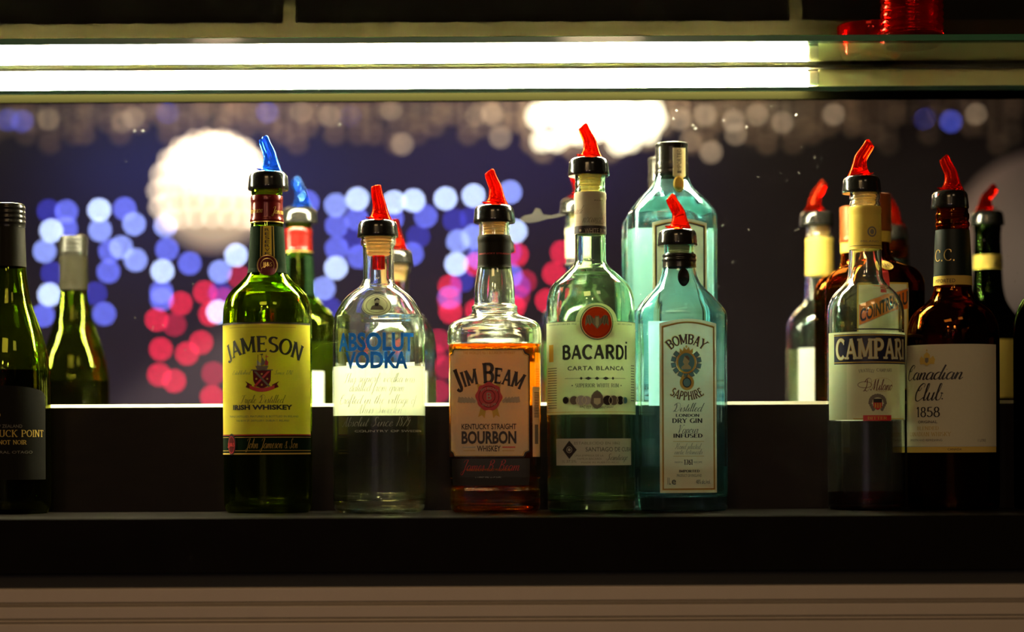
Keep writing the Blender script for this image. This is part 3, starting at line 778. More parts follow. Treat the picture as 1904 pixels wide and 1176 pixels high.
lb.shape([(-8, -22), (-1, -24), (-1, -21)], 490, 682, 1, M['ink'], 4); lb.shape([(0, -22), (6, -20), (0, -19)], 494, 684, 1, M['redink'], 4)
def ribbon(lb, cx, cy, w, m1, m2, ly=3):
    n = 12
    for i in range(n):
        a, b_ = -1+2*i/n, -1+2*(i+1)/n
        fa, fb = 6*(1-a*a), 6*(1-b_*b_)
        lb.shape([(a*w, fa), (b_*w, fb), (b_*w, fb+7), (a*w, fa+7)], cx, cy, 1, m1, ly)
    for s_ in (-1, 1): lb.shape([(s_*w*.8, 0), (s_*w*1.38, -7), (s_*w*1.2, -1.5), (s_*w*1.34, 4), (s_*w*.85, 8)], cx, cy, 1, m2, ly-1)
ribbon(lb, 487, 716, 23, M['redink'], M['darkred'], 4)
lb.text('Established', 433, 465, 689, 697, M['inkgrey'], 2, 'script'); lb.text('Since 1780', 509, 543, 689, 697, M['inkgrey'], 2, 'script')
lb.text('Triple Distilled', 447, 526, 735, 750, M['ink'], 2, 'script', t=.07)
lb.text('IRISH WHISKEY', 434.5, 543, 753, 762.5, M['ink'], 2, 'sans', bold=.045)
lb.text('TRIPLE DISTILLED, MATURED & BOTTLED IN IRELAND', 428, 554, 773, 777, M['inkgrey'], 2)
lb.text('THE BOW ST. DISTILLERY, DUBLIN 7, IRELAND', 440, 537, 781, 785, M['inkgrey'], 2)
lb.build('label', b.root)
lb = Label(b)
lb.wrap(-84, 78, 808, 845, M['neckgreen']); lb.wrap(-84, 78, 808.5, 810, M['redink'], 1); lb.wrap(-84, 78, 843, 845.5, M['goldflat'], 1)
lb.wrap(-84, 78, 813, 814, M['goldflat'], 1); lb.wrap(-84, 78, 838, 839, M['goldflat'], 1)
lb.text('John Jameson & Son', 457, 552, 816, 834, M['goldflat'], 2, 'script', t=.06)
lb.disc(432, 827, 12, 20, M['ink'], 3); lb.disc(432, 828, 10, 17, M['darkred'], 4); lb.ring(432, 828, 9.5, 16, 1, M['redink'], 5)
lb.text('JJ&S', 425.5, 438.5, 824, 833, M['redink'], 6, bold=.02)
lb.build('signature_band', b.root, 'dark green band with a gold signature and round red badge')
lb = Label(b); lb.wrap(135, 215, 668, 840, M['p_back']); lb.build('back_label', b.root, 'white back label')

# --- clear vodka bottle
b = Bottle('vodka_bottle', 'clear round-shouldered vodka bottle with blue lettering and red pourer', 704.5,
  [(951, 76), (946, 83), (936, 85.5), (900, 86), (617, 86), (600, 84.5), (585, 80.5), (572, 74), (560, 66), (550, 57), (541, 46), (535, 38), (531, 33.5), (527, 31.5), (520, 29), (500, 28.5), (462, 29), (458, 30.5), (455, 33), (449, 33), (446, 31.5), (440, 32.5), (437, 30)], glassm='clear', base_th=22, wt=5)
b.liquid(683, 'water')
b.pourer(410, 442, (700, 344.5), 'red', 38.5, cx=702.5, tube_to=501, cork_y=476)
lb = Label(b, .0005)
lb.text('ABSOLUT', 631, 768, 618, 653, M['blueink'], 0, bold=.036, space=1.02); lb.text('VODKA', 643, 757, 653.5, 686, M['blueink'], 0, bold=.036, space=1.02)
lb.build('lettering', b.root, 'bold blue lettering')
lb = Label(b, .0005)
for i, (s_, x0, x1, y0) in enumerate([('This superb vodka was', 640, 770, 694), ('distilled from grain', 650, 750, 711), ('Crafted in the village of', 632, 772, 734), ('Ahus Sweden', 662, 746, 752), ('Absolut Since 1879', 637, 760, 776)]):
    lb.text(s_, x0, x1, y0, y0+17, M['inkgrey'] if i < 3 else M['silverink'], 0, 'script', t=.045)
lb.text('COUNTRY OF SWEDEN', 660, 782, 800, 804, M['silverink'], 0)
lb.build('script_lettering', b.root, 'fine grey script lettering')
lb = Label(b); lb.wrap(128, 232, 668, 771, M['p_back']); lb.build('back_label', b.root, 'white back label')
lb = Label(b, .0008)
lb.disc(700.5, 567, 27, 21, M['p_pale'], 0); lb.ring(700.5, 567, 26, 20, 1.3, M['inkgrey'], 1); lb.ring(700.5, 567, 19.5, 15.5, .8, M['inkgrey'], 1)
lb.disc(701, 562, 5, 6.5, M['skin'], 2); lb.shape([(-11, 14), (-9, 7), (-3, 4), (4, 4), (10, 8), (12, 14)], 701, 563, 1, M['inkgrey'], 2); lb.shape([(-5, 0), (-5, -5), (0, -7.5), (5, -5), (5, -2), (0, -4)], 701, 561, 1, M['ink'], 3); lb.shape([(-4, 3), (0, 1.5), (4, 3), (2, 8), (-3, 8)], 701, 562, 1, M['ink'], 3)
lb.build('medallion', b.root, 'round medallion with a small portrait')

# --- square bourbon bottle
b = SqBottle('bourbon_bottle', 'square bourbon bottle of amber liquid with ivory label and red pourer', 920,
  [(951, 76), (946, 81), (935, 83), (912, 83.5), (906, 82), (892, 82), (886, 84), (860, 84.5), (650, 84.5), (644, 85), (641, 87), (625, 87), (612, 85), (603, 79), (597, 70), (591, 58), (586, 46), (581, 42.5), (576, 42), (571, 43), (567, 38.5), (560, 37.5), (545, 37.5), (530, 36.5), (515, 34.5), (500, 31.5), (495, 30), (440, 29), (432, 28.5), (414, 28)],
  sec=supersec(6.5), round_hw=44, full_hw=82, glassm='clear', wt=5, n=96, flat_u=None)
b.flute = (b.H-.062, b.H-.036, 16, .05)
b.liquid(642, 'bourbon')
b.pourer(382, 415.6, (911, 317), 'red', 39, cx=919)
b.sleeve(439, 499, 'foil', 'neck_band', off=.0006, rings=(443, 448))
lb = Label(b, .0009); lb.text('KENTUCKY STRAIGHT', 893, 946, 470, 473, M['redink']); lb.build('neck_lettering', b.root)
lb = Label(b)
X0, X1, Y0, Y1 = 838, 985, 649, 851
u0, u1, z0, z1 = lb.box(X0, X1, Y0, Y1)
def notched(lb, ins, m, ly, w=0, du=.0055):
    def P_(ins):
      i = ins*D0/FPX; a, b_, c, d_ = u0+i, u1-i, z0+i, z1-i; r = du
      return [(a, c+r), (a+r*.7, c+r*.7), (a+r, c), (b_-r, c), (b_-r*.7, c+r*.7), (b_, c+r), (b_, d_-r), (b_-r*.7, d_-r*.7), (b_-r, d_), (a+r, d_), (a+r*.7, d_-r*.7), (a, d_-r)]
    if not w: lb.poly(P_(ins), m, ly); return
    A_, B2 = P_(ins), P_(ins+w)
    for q in range(12): lb.poly([A_[q], A_[(q+1) % 12], B2[(q+1) % 12], B2[q]], m, ly)
notched(lb, 0, M['p_bourbon'], 0); notched(lb, 0, M['ink'], 1, 2.2); notched(lb, 2.9, M['goldflat'], 1, .9)
lb.text("THE WORLD'S No 1 BOURBON WHISKEY", 861, 958, 654, 659, M['goldflat'], 3)
lb.text('JIM BEAM', 850, 969, 684, 713, M['ink'], 3, 'serif', arch=13, t=.21, con=.6, caps=1.3, gap=.02, ser=.25)
seal = [(24*(1+.06*math.sin(8*t+1))*math.cos(t), 26*(1+.06*math.sin(7*t))*math.sin(t)) for t in [2*PI*i/48 for i in range(48)]]
for s_ in (-1, 1):
    lb.shape([(s_*4, 15), (s_*14, 15), (s_*20, 38), (s_*13, 34), (s_*8, 40)], 909, 738, 1, M['goldflat'], 3)
    lb.shape([(s_*8, -20), (s_*22, -24), (s_*20, -12)], 909, 738, 1, M['goldflat'], 3)
    for j in range(5): lb.shape([(s_*(24+j*6), 10-j*1.5), (s_*(32+j*6), 2), (s_*(34+j*6), 12), (s_*(26+j*6), 14)], 909, 736, 1, M['creamseal'], 3)
lb.shape(seal, 909, 738, 1, M['redink'], 4); lb.ring(909, 738, 19, 20, 1, M['darkred'], 5); lb.ring(909, 738, 12, 12.5, 1.2, M['darkred'], 5)
lb.text('B', 905, 914, 731, 744, M['creamseal'], 6); lb.text('JIM BEAM', 894, 924, 721, 726, M['creamseal'], 6, arch=4); lb.text('SINCE 1795', 895, 924, 752, 757, M['creamseal'], 6, arch=-4)
lb.text('KENTUCKY STRAIGHT', 858.5, 960, 788.5, 799, M['ink'], 3, bold=.02); lb.text('BOURBON', 858.5, 960, 802, 826, M['ink'], 3, bold=.035)
lb.text('WHISKEY', 887, 931, 829, 840, M['ink'], 3, bold=.02)
lb.rect(860, 884, 831, 833, M['silverink'], 3); lb.rect(934, 958, 831, 833, M['redink'], 3)
lb.rect(862, 884, 838, 839, M['goldflat'], 3); lb.rect(934, 956, 838, 839, M['goldflat'], 3)
lb.build('label', b.root)
lb = Label(b)
lb.rect(841, 985, 853, 903, M['p_black'])
lb.text('James B. Beam', 857, 965, 856, 876, M['redink'], 1, 'script', t=.07); lb.text('NONE GENUINE WITHOUT MY SIGNATURE', 869, 949, 872, 876.5, M['orangeink'], 2)
lb.text('1 LITRE 37% ALC./VOL.', 884, 934, 887, 893, M['silverink'], 1)
lb.build('lower_label', b.root, 'black strip with a red signature')
lb = Label(b)
lb.rect(990, 1003, 720, 850, M['p_bourbon'])
for j in range(16): lb.rect(993, 1001, 730+j*3, 731.2+j*3, M['ink'], 1)
lb.rect(994, 1000, 790, 826, M['inkgrey'], 1)
lb.build('side_label', b.root)
lb = Label(b); lb.wrap(150, 210, 650, 850, M['p_back']); lb.build('back_label', b.root, 'pale back label')

# --- white rum bottle
b = Bottle('rum_bottle', 'pale green glass rum bottle with a round red emblem above its cream label', 1098.5,
  [(951, 76), (946, 81), (936, 82), (900, 82), (575, 82), (562, 81.5), (550, 79.5), (540, 76.5), (530, 71), (518, 59), (508, 48), (499, 38), (492, 31.5), (484, 29), (440, 28.5), (365, 28), (360, 27.5), (356, 28.5), (350, 27.5), (344, 28.5), (338, 27.5), (332, 28.5), (326, 27)], glassm='rumglass', d=2.085, wt=4.5, base_th=20)
b.liquid(888, 'water')
b.pourer(294, 328, (1085, 233), 'red', 39, cx=1094.5, cork_y=358)
b.sleeve(359, 437, 'creamseal', 'neck_seal', off=.0006, rings=(363, 369))
b.sleeve(422.5, 436, 'ink', 'seal_band', off=.0008)
lb = Label(b, .0009)
lb.text('WHITE RUM', 1088, 1124, 425, 434, M['creamseal'], 1); lb.disc(1080, 429, 2.5, 2.5, M['creamseal'], 1)
lb.build('seal_lettering', b.root)
lb = Label(b, .0007)
lb.text('Facundo B', 1083, 1124, 395, 414, M['ink'], 0, 'script', t=.05, shear=.5); lb.text('cardi', 1068, 1083, 383, 398, M['ink'], 0, 'script', t=.05, shear=.5)
lb.text('RUM', 1105, 1119, 372, 374, M['ink']); lb.rect(1106, 1120, 415, 416, M['inkgrey'])
lb.build('seal_signature', b.root)
lb = Label(b)
lb.wrap(-86, 88, 597, 771, M['p_cream']); lb.wrap(-86, 88, 597, 598, M['inkgrey'], 1); lb.wrap(-86, 88, 766, 767, M['goldflat'], 1)
lb.disc(1110, 600, 40, 36, M['p_cream'], 1); lb.ring(1110, 600, 31, 32, 1.6, M['ink'], 2); lb.disc(1110, 600, 28, 29, M['emblem'], 4); lb.ring(1110, 600, 26, 27, .8, M['darkred'], 5)
bat = [(0, -10), (3, -12), (4, -9), (6, -5), (14, -13), (20, -12), (23, -2), (23, 9), (18, 3), (14, 8), (11, 3), (6, 8), (3, 12), (0, 15)]
bat = bat+[(-x, y) for x, y in bat[::-1][1:-1]]
lb.shape([(a*.92, c*.92) for a, c in bat], 1110, 598, 1, M['batgrey'], 6); lb.shape([(-2.5, -8), (2.5, -8), (3, 6), (0, 12), (-3, 6)], 1110, 598, 1, M['p_pale'], 7)
for s_ in (-1, 1):
    for q in (10, 15, 19): lb.shape([(s_*q, -10), (s_*(q+.8), -10), (s_*(q-2), 3), (s_*(q-2.8), 3)], 1110, 598, 1, M['ink'], 7)
lb.text('BACARDI', 1046, 1165, 642, 668, M['ink'], 2, 'serif', t=.22, con=.85, ser=0, gap=.05); lb.rect(1162, 1165, 636, 639.5, M['ink'], 2)
lb.text('CARTA BLANCA', 1056, 1159, 681, 689, M['ink'], 2, bold=.02, space=1.15)
lb.rect(1051, 1162, 703.4, 704.2, M['inkgrey'], 2)
for q, w_ in ((1110, 5), (1094, 7), (1126, 7), (1081, 3), (1139, 3)): lb.shape([(-w_, 0), (0, -3), (w_, 0), (0, 3)], q, 704, 1, M['ink'], 3)
lb.text('SUPERIOR WHITE RUM', 1070, 1150, 713.5, 720.5, M['ink'], 2, 'serif', t=.15); lb.disc(1064.5, 717.5, 1.2, 1.2, M['ink'], 2); lb.disc(1154, 717.5, 1.2, 1.2, M['ink'], 2)
for q, r_, mm in ((1053, 7.5, 'ink'), (1068, 9, 'inkgrey'), (1081, 10, 'silverink'), (1091, 9, 'silverink'), (1129, 10, 'ink'), (1140, 10, 'inkgrey'), (1152, 9, 'ink'), (1161, 7, 'tealink')):
    lb.disc(q, 745, r_, r_, M[mm], 2+(q % 3)); lb.ring(q, 745, r_, r_, 1, M['p_cream'], 5)
lb.shape([(-10, -8), (-6, -14), (0, -18), (6, -14), (10, -8), (12, 6), (6, 14), (0, 17), (-6, 14), (-12, 6)], 1110, 744, 1, M['inkgrey'], 6); lb.shape([(-6, -3), (6, -3), (6, 6), (0, 10), (-6, 6)], 1110, 744, 1, M['p_cream'], 7)
lb.text('BAC EST 1862 SANTIAGO', 1078, 1140, 756, 761, M['ink'], 2, arch=-3)
lb.text('FUNDADA EN CUBA EN 1862', 1022, 1072, 602, 605, M['inkgrey'], 2); lb.text('BACARDI COMPANY', 1148, 1174, 602, 605, M['inkgrey'], 2)
lb.rect(1022, 1030, 642, 674, M['ambershow'], 2)
for j in range(17): lb.rect(1020, 1036, 685+j*4.6, 686.5+j*4.6, M['inkgrey'], 2)
for j in range(14): lb.rect(1172, 1178, 680+j*5, 681.5+j*5, M['inkgrey'], 2)
lb.build('label', b.root)
lb = Label(b)
lb.rect(1035, 1173, 816, 866, M['p_grey']); lb.shape([(0, -17), (15, 0), (0, 17), (-15, 0)], 1059, 837, 1, M['ink'], 1); lb.ring(1059, 837, 6, 6, 1, M['p_grey'], 2); lb.disc(1059, 837, 3, 3, M['p_grey'], 2)
lb.text('ESTABLECIDO EN 1862', 1068, 1152, 822, 827, M['inkgrey'], 1); lb.text('SANTIAGO DE CUBA', 1089, 1172, 832, 840, M['ink'], 1)
lb.text('UNA EMPRESA DE LA', 1069, 1122, 846, 849.5, M['inkgrey'], 1); lb.text('FAMILIA BACARDI', 1074, 1118, 852, 855.5, M['inkgrey'], 1); lb.text('MADE IN PUERTO RICO', 1081, 1150, 859, 862, M['inkgrey'], 1)
lb.text('Santiago', 1126, 1166, 844, 856, M['ink'], 1, 'script'); lb.text('1L 37.5%', 1046, 1072, 856, 861, M['inkgrey'], 1)
lb.build('lower_label', b.root, 'small grey label on the clear lower glass')
lb = Label(b); lb.wrap(150, 215, 642, 742, M['p_back']); lb.build('back_label', b.root, 'pale back label')

# --- blue gin bottles
ginprof = [(951, 79), (946, 82.5), (938, 83.5), (900, 84), (590, 84), (581, 82), (571, 76), (560, 68), (548, 58), (536, 46.5), (524, 38), (513, 33.5), (500, 30.5), (474, 28.5), (470, 27.5), (462, 27.5), (457, 28)]
def gin_label(b, ox, full=True, cxl=1276.5):
    """rectangular arched label on the flat front face, metres on the face"""
    lb = Label(b); K = D0/FPX*.965; zb = zat(951, D0)  # px of the front bottle to metres
    def Z(py): return (951-py)*K*1.0
    def P(px, py): return ((px-cxl)*K+ox, Z(py))
    def arch(x0, x1, y0, y1, m, ly, w=0):
        n = 14; rise = 9*K
        a, b_ = P(x0, y1), P(x1, y0)
        pts = [a, (b_[0], a[1]), (b_[0], b_[1]-rise)]
        for i in range(1, n): t = i/n; pts.append((b_[0]+(a[0]-b_[0])*t, b_[1]-rise+rise*math.sin(PI*t)))
        pts.append((a[0], b_[1]-rise))
        if not w: lb.poly(pts, m, ly); return
        cx_ = (a[0]+b_[0])/2; cz_ = (a[1]+b_[1])/2; fx = 1-2*w*K/(b_[0]-a[0]); fz = 1-2*w*K/(b_[1]-a[1])
        ins = [(cx_+(p[0]-cx_)*fx, cz_+(p[1]-cz_)*fz) for p in pts]
        for q in range(len(pts)): q2 = (q+1) % len(pts); lb.poly([pts[q], pts[q2], ins[q2], ins[q]], m, ly)
    arch(1221, 1332, 586, 916, M['p_white'], 0)
    arch(1225, 1328, 591, 911, M['goldflat'], 1, 3.6); arch(1226.6, 1326.4, 592.6, 909.4, M['darkred'] if full else M['ink'], 2, 1.1 if full else 2.6)
    if not full: return lb
    def T(s, x0, x1, y0, y1, m, ly=5, font='sans', arch=0, **k):
        polys, w, h = {'sans': sans_text, 'serif': serif_text, 'script': script_text}[font](s, **k)
        (u0, z1), (u1, z0) = P(x0, y0), P(x1, y1); s_ = (u1-u0)/w; H = z1-z0; um = (u0+u1)/2; A = arch*K; hw = (u1-u0)/2
        for p in polys:
            q = []
            for a, c in p:
                u = u0+a*s_; z = c*H
                if A:
                    R = (hw*hw+A*A)/(2*abs(A)); al = (u-um)/R
                    q.append((um+(R+z)*math.sin(al), z0+(R+z)*math.cos(al)-R) if A > 0 else (um+(R-z)*math.sin(al), z0+R-(R-z)*math.cos(al)))
                else: q.append((u, z0+z))
            lb.poly(q, m, ly)
    def S(pts, cx, cy, m, ly):
        u, z = P(cx, cy); lb.poly([(u+a*K, z-c*K) for a, c in pts], m, ly)
    def disc(cx, cy, rx, ry, m, ly): S([(rx*math.cos(2*PI*i/30), -ry*math.sin(2*PI*i/30)) for i in range(30)], cx, cy, m, ly)
    T('BOMBAY', 1239, 1307, 615, 634, M['goldflat'], 5, 'serif', arch=14, t=.24, con=.6, ser=.28)
    T('BOMBAY', 1240, 1306, 615.5, 634, M['plumink'], 6, 'serif', arch=14, t=.17, con=.5, ser=.24)
    T('SAPPHIRE', 1236, 1310, 724, 741, M['goldflat'], 5, 'serif', arch=-13, t=.24, con=.6, ser=.28)
    T('SAPPHIRE', 1237, 1309, 724.5, 740.5, M['plumink'], 6, 'serif', arch=-13, t=.17, con=.5, ser=.24)
    for i in range(14):
        a = 2*PI*i/14+.2
        if abs(math.sin(a)) > .86 and math.sin(a) > 0: continue
        x, y = 1272+25*math.cos(a), 669-25*math.sin(a); c, s_ = math.cos(a), math.sin(a)
        for w_, mm, ly in ((5.2, 'inkgrey', 5), (4, 'tealink', 6)): S([(w_*(c-s_)*.9, -w_*(s_+c)*.9), (w_*(-c-s_)*.9, -w_*(-s_+c)*.9), (w_*(-c+s_)*.9, -w_*(-s_-c)*.9), (w_*(c+s_)*.9, -w_*(s_-c)*.9)], x, y, M[mm], ly)
    disc(1272, 669, 19, 21, M['goldflat'], 7); disc(1272, 669, 16, 18, M['tealink'], 8)
    S([(-3, -11), (3, -12), (6, -7), (7, -2), (4, 3), (10, 9), (9, 13), (-8, 13), (-9, 9), (-3, 4), (-6, -1)], 1271, 669, M['p_pale'], 9); S([(-3, -12), (3, -13), (7, -8), (6, -3), (1, -8)], 1271, 669, M['inkgrey'], 10)
    S([(-13, 0), (-13, -9), (-7, -4), (-5, -12), (0, -6), (5, -12), (7, -4), (13, -9), (13, 0)], 1272, 651, M['goldflat'], 9); disc(1272, 639, 2, 2.5, M['goldflat'], 9)
    disc(1273, 707, 14, 15, M['goldflat'], 6); disc(1273, 707, 8.5, 9.5, M['navy'], 7); disc(1273, 707, 7, 8, M['tealink'], 8)
    T('Distilled', 1245, 1301, 746, 762, M['ink'], 5, 'script', t=.08); T('LONDON', 1251, 1297, 766.5, 772, M['ink'], 5, 'serif', t=.2); T('DRY GIN', 1244, 1303, 775, 783.5, M['ink'], 5, 'serif', t=.2)
    T('Vapour', 1254, 1294, 787, 803, M['ink'], 5, 'script', t=.08); T('INFUSED', 1246, 1303, 804, 811.5, M['ink'], 5, 'serif', t=.22)
    S([(-30, 0), (30, 0), (30, .9), (-30, .9)], 1276, 818, M['goldflat'], 5); S([(-30, 0), (30, 0), (30, .9), (-30, .9)], 1276, 846, M['goldflat'], 5)
    T('Hand selected', 1250, 1298, 822, 833, M['inkgrey'], 5, 'script'); T('exotic botanicals', 1248, 1302, 833, 843, M['inkgrey'], 5, 'script')
    T('FROM A', 1249, 1264, 856.5, 859.5, M['inkgrey']); T('1761', 1267, 1284, 853, 863, M['ink'], 5, 'serif', t=.2); T('RECIPE', 1286, 1302, 856.5, 859.5, M['inkgrey'])
    T('IMPORTED', 1257, 1297, 872.5, 877, M['ink'], 5, 'serif', t=.22); T('PRODUCT OF ENGLAND', 1253, 1301, 880.5, 885.5, M['inkgrey'])
    T('1L', 1235, 1241, 887, 900, M['ink']); T('e', 1243, 1251, 891, 900, M['ink']); T('48% alc./vol.', 1290, 1318, 891, 899, M['ink'])
    return lb
RZG = math.radians(9)
b = SqBottle('gin_bottle', 'pale blue square gin bottle with red pourer and gold-bordered arched label', 1263.5, ginprof,
  sec=supersec(8, .80, cham=1.42), round_hw=42, full_hw=83, glassm='blue', wt=5.5, n=128, rz=RZG, flat_u=None, base_th=26)
b.liquid(868, 'water')
b.pourer(427, 458, (1247, 364.6), 'red', 37.5, cx=1259.5, cork_y=486)
b.sleeve(473, 498, 'capblack', 'collar_band', off=.0008, rings=(476, 484))
bm = lathe([(0, 0), (.0068, 0), (.0074, .0012), (.0058, .0022), (.0045, .0016), (0, .0020)], 20)
for v in bm.verts: v.co = Vector((v.co.x*.8, -b.rad(b.H-.018)-.0012-v.co.z, b.H-.033+v.co.y*1.25))
bmesh.ops.recalc_face_normals(bm, faces=bm.faces[:])
obj('neck_medallion', bm, M['capblack'], b.root, smooth=40, )
lb = gin_label(b, 0.000); lb.build('label', b.root)
lb = Label(b); lb.wrap(146, 214, 590, 752, M['p_back']); lb.build('back_label', b.root, 'white back label')
gd = 2.2; base2 = z_step
kk = (gd/FPX)/(D0/FPX)
# the second bottle: same shape, standing on the step
def shift_prof(prof, d, base, basepy=951):
    k = d/FPX; out_ = []
    for py, hw in prof:
        z = (basepy-py)*D0/FPX+base
        out_.append((PY0-(z-ZC)*FPX/d - (1250-PX0)*TH, hw*D0/d))
    return out_
capped = ginprof[:-4]+[(474, 28.5), (462, 28)]
b = SqBottle('gin_bottle', 'capped pale blue gin bottle standing on the step, highest of the blue bottles', 1250, shift_prof(capped, gd, base2), d=gd, base=base2,
  sec=supersec(8, .80, cham=1.42), round_hw=42*kk**-1, full_hw=83/kk, glassm='blue', wt=5.5, n=128, rz=RZG, base_th=26, cy_ref=600)
b.round_r = 42*D0/FPX; b.full_r = 83*D0/FPX
b.liquid(372, 'water')
b.sleeve(268, 330, 'capblack', 'bottle_cap', rings=(270, 308, 314, 322), rr=29.5, close=True)
lb = Label(b, .0012)
b_r = b.rad
zc0, zc1 = zat(342, gd)-base2, zat(281, gd)-base2
bm = bmesh.new()
pts = [(-.0065, zc0+.005), (0, zc0), (.0065, zc0+.005), (.0065, zc1), (-.0065, zc1)]
for s_, yy in ((1, -.0),):
    vs = [bm.verts.new((a*s_+.004, -.0180, z)) for a, z in pts]; bm.faces.new(vs)
r = bmesh.ops.extrude_face_region(bm, geom=bm.faces[:])
for v in [g_ for g_ in r['geom'] if isinstance(g_, bmesh.types.BMVert)]: v.co.y += .0018
bmesh.ops.recalc_face_normals(bm, faces=bm.faces[:])
seal = obj('seal_strip', bm, M['p_white'], b.root)
bm = bmesh.new()
for i, ch in enumerate('IMPORTED'):
    polys, w, h = sans_text(ch)
    for p in polys:
        # letters run up the strip
        bm.faces.new([bm.verts.new((.0062-(c)*.0045, -.0182, zc0+.008+i*.0032+a*.0026/w)) for a, c in p])
obj('seal_lettering', bm, M['inkgrey'], seal)
bm = lathe([(0, 0), (.0068, 0), (.0074, .0012), (.0058, .0022), (.0045, .0016), (0, .0020)], 20)
for v in bm.verts: v.co = Vector((v.co.x*.8+.002, -b.rad(zc0-.003)-.001-v.co.z, zc0-.004+v.co.y*1.2))
bmesh.ops.recalc_face_normals(bm, faces=bm.faces[:]); obj('neck_medallion', bm, M['goldflat'], b.root, smooth=40)
lb = gin_label(b, 0.0, full=False); lb.build('label', b.root)
lb = Label(b); lb.wrap(138, 222, 415, 725, M['p_back']); lb.build('back_label', b.root, 'white back label')

# --- clear bottle with navy banner label
b = Bottle('aperitif_bottle', 'nearly empty clear bottle with a navy banner and red pourer', 1609.5,
  [(951, 62), (947, 67.5), (938, 70.5), (900, 71), (590, 71), (578, 70.5), (567, 68.5), (556, 64), (546, 57), (538, 49), (531, 41.5), (524, 36), (516, 32.5), (500, 31), (466, 29.5), (388, 28), (384, 27), (380, 28.5), (374, 27), (368, 28.5), (360, 27)], glassm='clear', wt=4, base_th=12)
b.liquid(915, 'bitter')
b.pourer(328, 360, (1617, 264), 'red', 36.5, cx=1602, flip=True, cork_y=388)
b.sleeve(385, 465, 'yellowfoil', 'neck_seal', off=.0006, rings=(388, 394))
lb = Label(b, .0009)
lb.ring(1621, 431, 9, 10, 3, M['inkgrey'], 0, n=16); lb.disc(1621, 431, 4, 5, M['inkgrey'], 0); lb.text('MILANO', 1601, 1632, 447, 451, M['inkgrey'])
lb.wrap(-80, 80, 456, 457, M['ink']); lb.wrap(-80, 80, 461, 461.8, M['gold'])
lb.build('seal_lettering', b.root)
lb = Label(b)
lb.wrap(-80, 100, 617, 781, M['p_pale']); lb.wrap(-28, 62, 611, 613.5, M['ink'], 1)
lb.rect(1575, 1672, 676, 780, M['p_cream'], 1)
lb.wrap(-62, 100, 621, 677, M['navy'], 2); lb.wrap(-62, 100, 622.5, 624, M['goldflat'], 3); lb.wrap(-62, 100, 673, 674.5, M['goldflat'], 3)
z0 = lb.b.inv(1609, 668)[1]; z1_ = lb.b.inv(1609, 630)[1]; ua = b.inv(1556, 650)[0]; ub = b.inv(1674, 650)[0]
for tt, cc, mm, ly in ((.235, .75, 'goldflat', 4), (.185, .62, 'p_cream', 5)):
    polys, w, h = serif_text('CAMPARI', t=tt, con=cc, ser=.34 if ly == 4 else .30, sh=.11, gap=.04)
    s_ = (ub-ua+.006)/w
    for p in polys: lb.poly([(ua+a*s_, z0+c*(z1_-z0)) for a, c in p], M[mm], ly)
lb.text('FRATELLI', 1598, 1624, 686, 692, M['inkgrey'], 3, 'serif', arch=2, t=.14); lb.text('CAMPARI', 1629, 1657, 686, 692, M['inkgrey'], 3, 'serif', arch=-1, t=.14)
lb.text('Milano', 1619, 1657, 706, 726, M['darkred'], 3, 'script', t=.10)
lb.text('D', 1604, 1618, 704, 728, M['darkred'], 3, 'script'); lb.ring(1608, 716, 13, 6, .8, M['darkred'], 3); lb.ring(1640, 716, 22, 13, .5, M['goldflat'], 3)
for i in range(11):
    a = PI*i/10; lb.disc(1631.5+13*math.cos(a), 747-11*math.sin(a), 3.5, 3.5, M['inkgrey'], 3)
for s_ in (-1, 1):
    for j in range(4): lb.disc(1631.5+s_*(14-j*2), 750+j*4, 3, 3, M['inkgrey'], 3)
lb.shape([(-8, -8), (8, -8), (8, 8), (0, 13), (-8, 8)], 1631.5, 750, 1, M['redink'], 4)
for q in (-6, -1.5, 3): lb.shape([(q, 0), (q+2.2, 0), (q+2.2, 9), (q, 9)], 1632, 750, 1, M['goldflat'], 5)
lb.shape([(-8, -8), (8, -8), (8, -1), (-8, -1)], 1631.5, 750, 1, M['ink'], 5)
lb.wrap(-28, 62, 778.5, 780, M['goldflat'], 3); lb.rect(1605, 1656, 772.5, 783, M['redink'], 4); lb.text('BITTER', 1613, 1648, 775, 780.5, M['goldflat'], 5, 'serif', t=.15)
lb.build('label', b.root)
lb = Label(b); lb.wrap(140, 228, 618, 781, M['p_back'])
lb.build('back_label', b.root, 'white back label')

# --- dark whisky bottle at the right
b = Bottle('whisky_bottle', 'dark amber whisky bottle with a plain ivory label and dark green neck seal', 1772,
  [(951, 74), (946, 81), (936, 84), (900, 84.5), (700, 85), (640, 85), (620, 84.5), (604, 82), (592, 77.5), (582, 71), (573, 62), (564, 50), (556, 42), (548, 37.5), (538, 35), (515, 34), (480, 33), (430, 30.5), (424, 30), (420, 31.5), (416, 31.5), (412, 29.5), (406, 31), (400, 31), (396, 29), (388, 28.5)], glassm='amber', d=2.095, wt=4.5,
  sec=lambda r, z, a, bb: (r*math.cos(a), r*math.sin(a)*(1 if r < .022 else max(.85, 1-(r-.022)*6))))
b.liquid(622, 'rye')
b.pourer(355, 389, (1756, 291), 'red', 35, cx=1766, cork_y=405)
b.sleeve(429, 515, 'neckcc', 'neck_seal', off=.0005)
b.sleeve(515, 532, 'goldflat', 'gold_band', off=.0007)
lb = Label(b, .0009)
lb.text('C.C.', 1740, 1776, 463, 486, M['gold'], 0, 'serif', t=.10, ser=.16, gap=.02)
lb.text('IMPORTED', 1741, 1776, 519, 526, M['ink'], 1, space=1.1)
lb.build('seal_lettering', b.root)
lb = Label(b)
lb.wrap(-120, 55, 640, 831, M['p_white']); lb.wrap(-120, 55, 831, 842, M['goldflat']); lb.wrap(-120, 55, 829.5, 831, M['silverink'], 1)
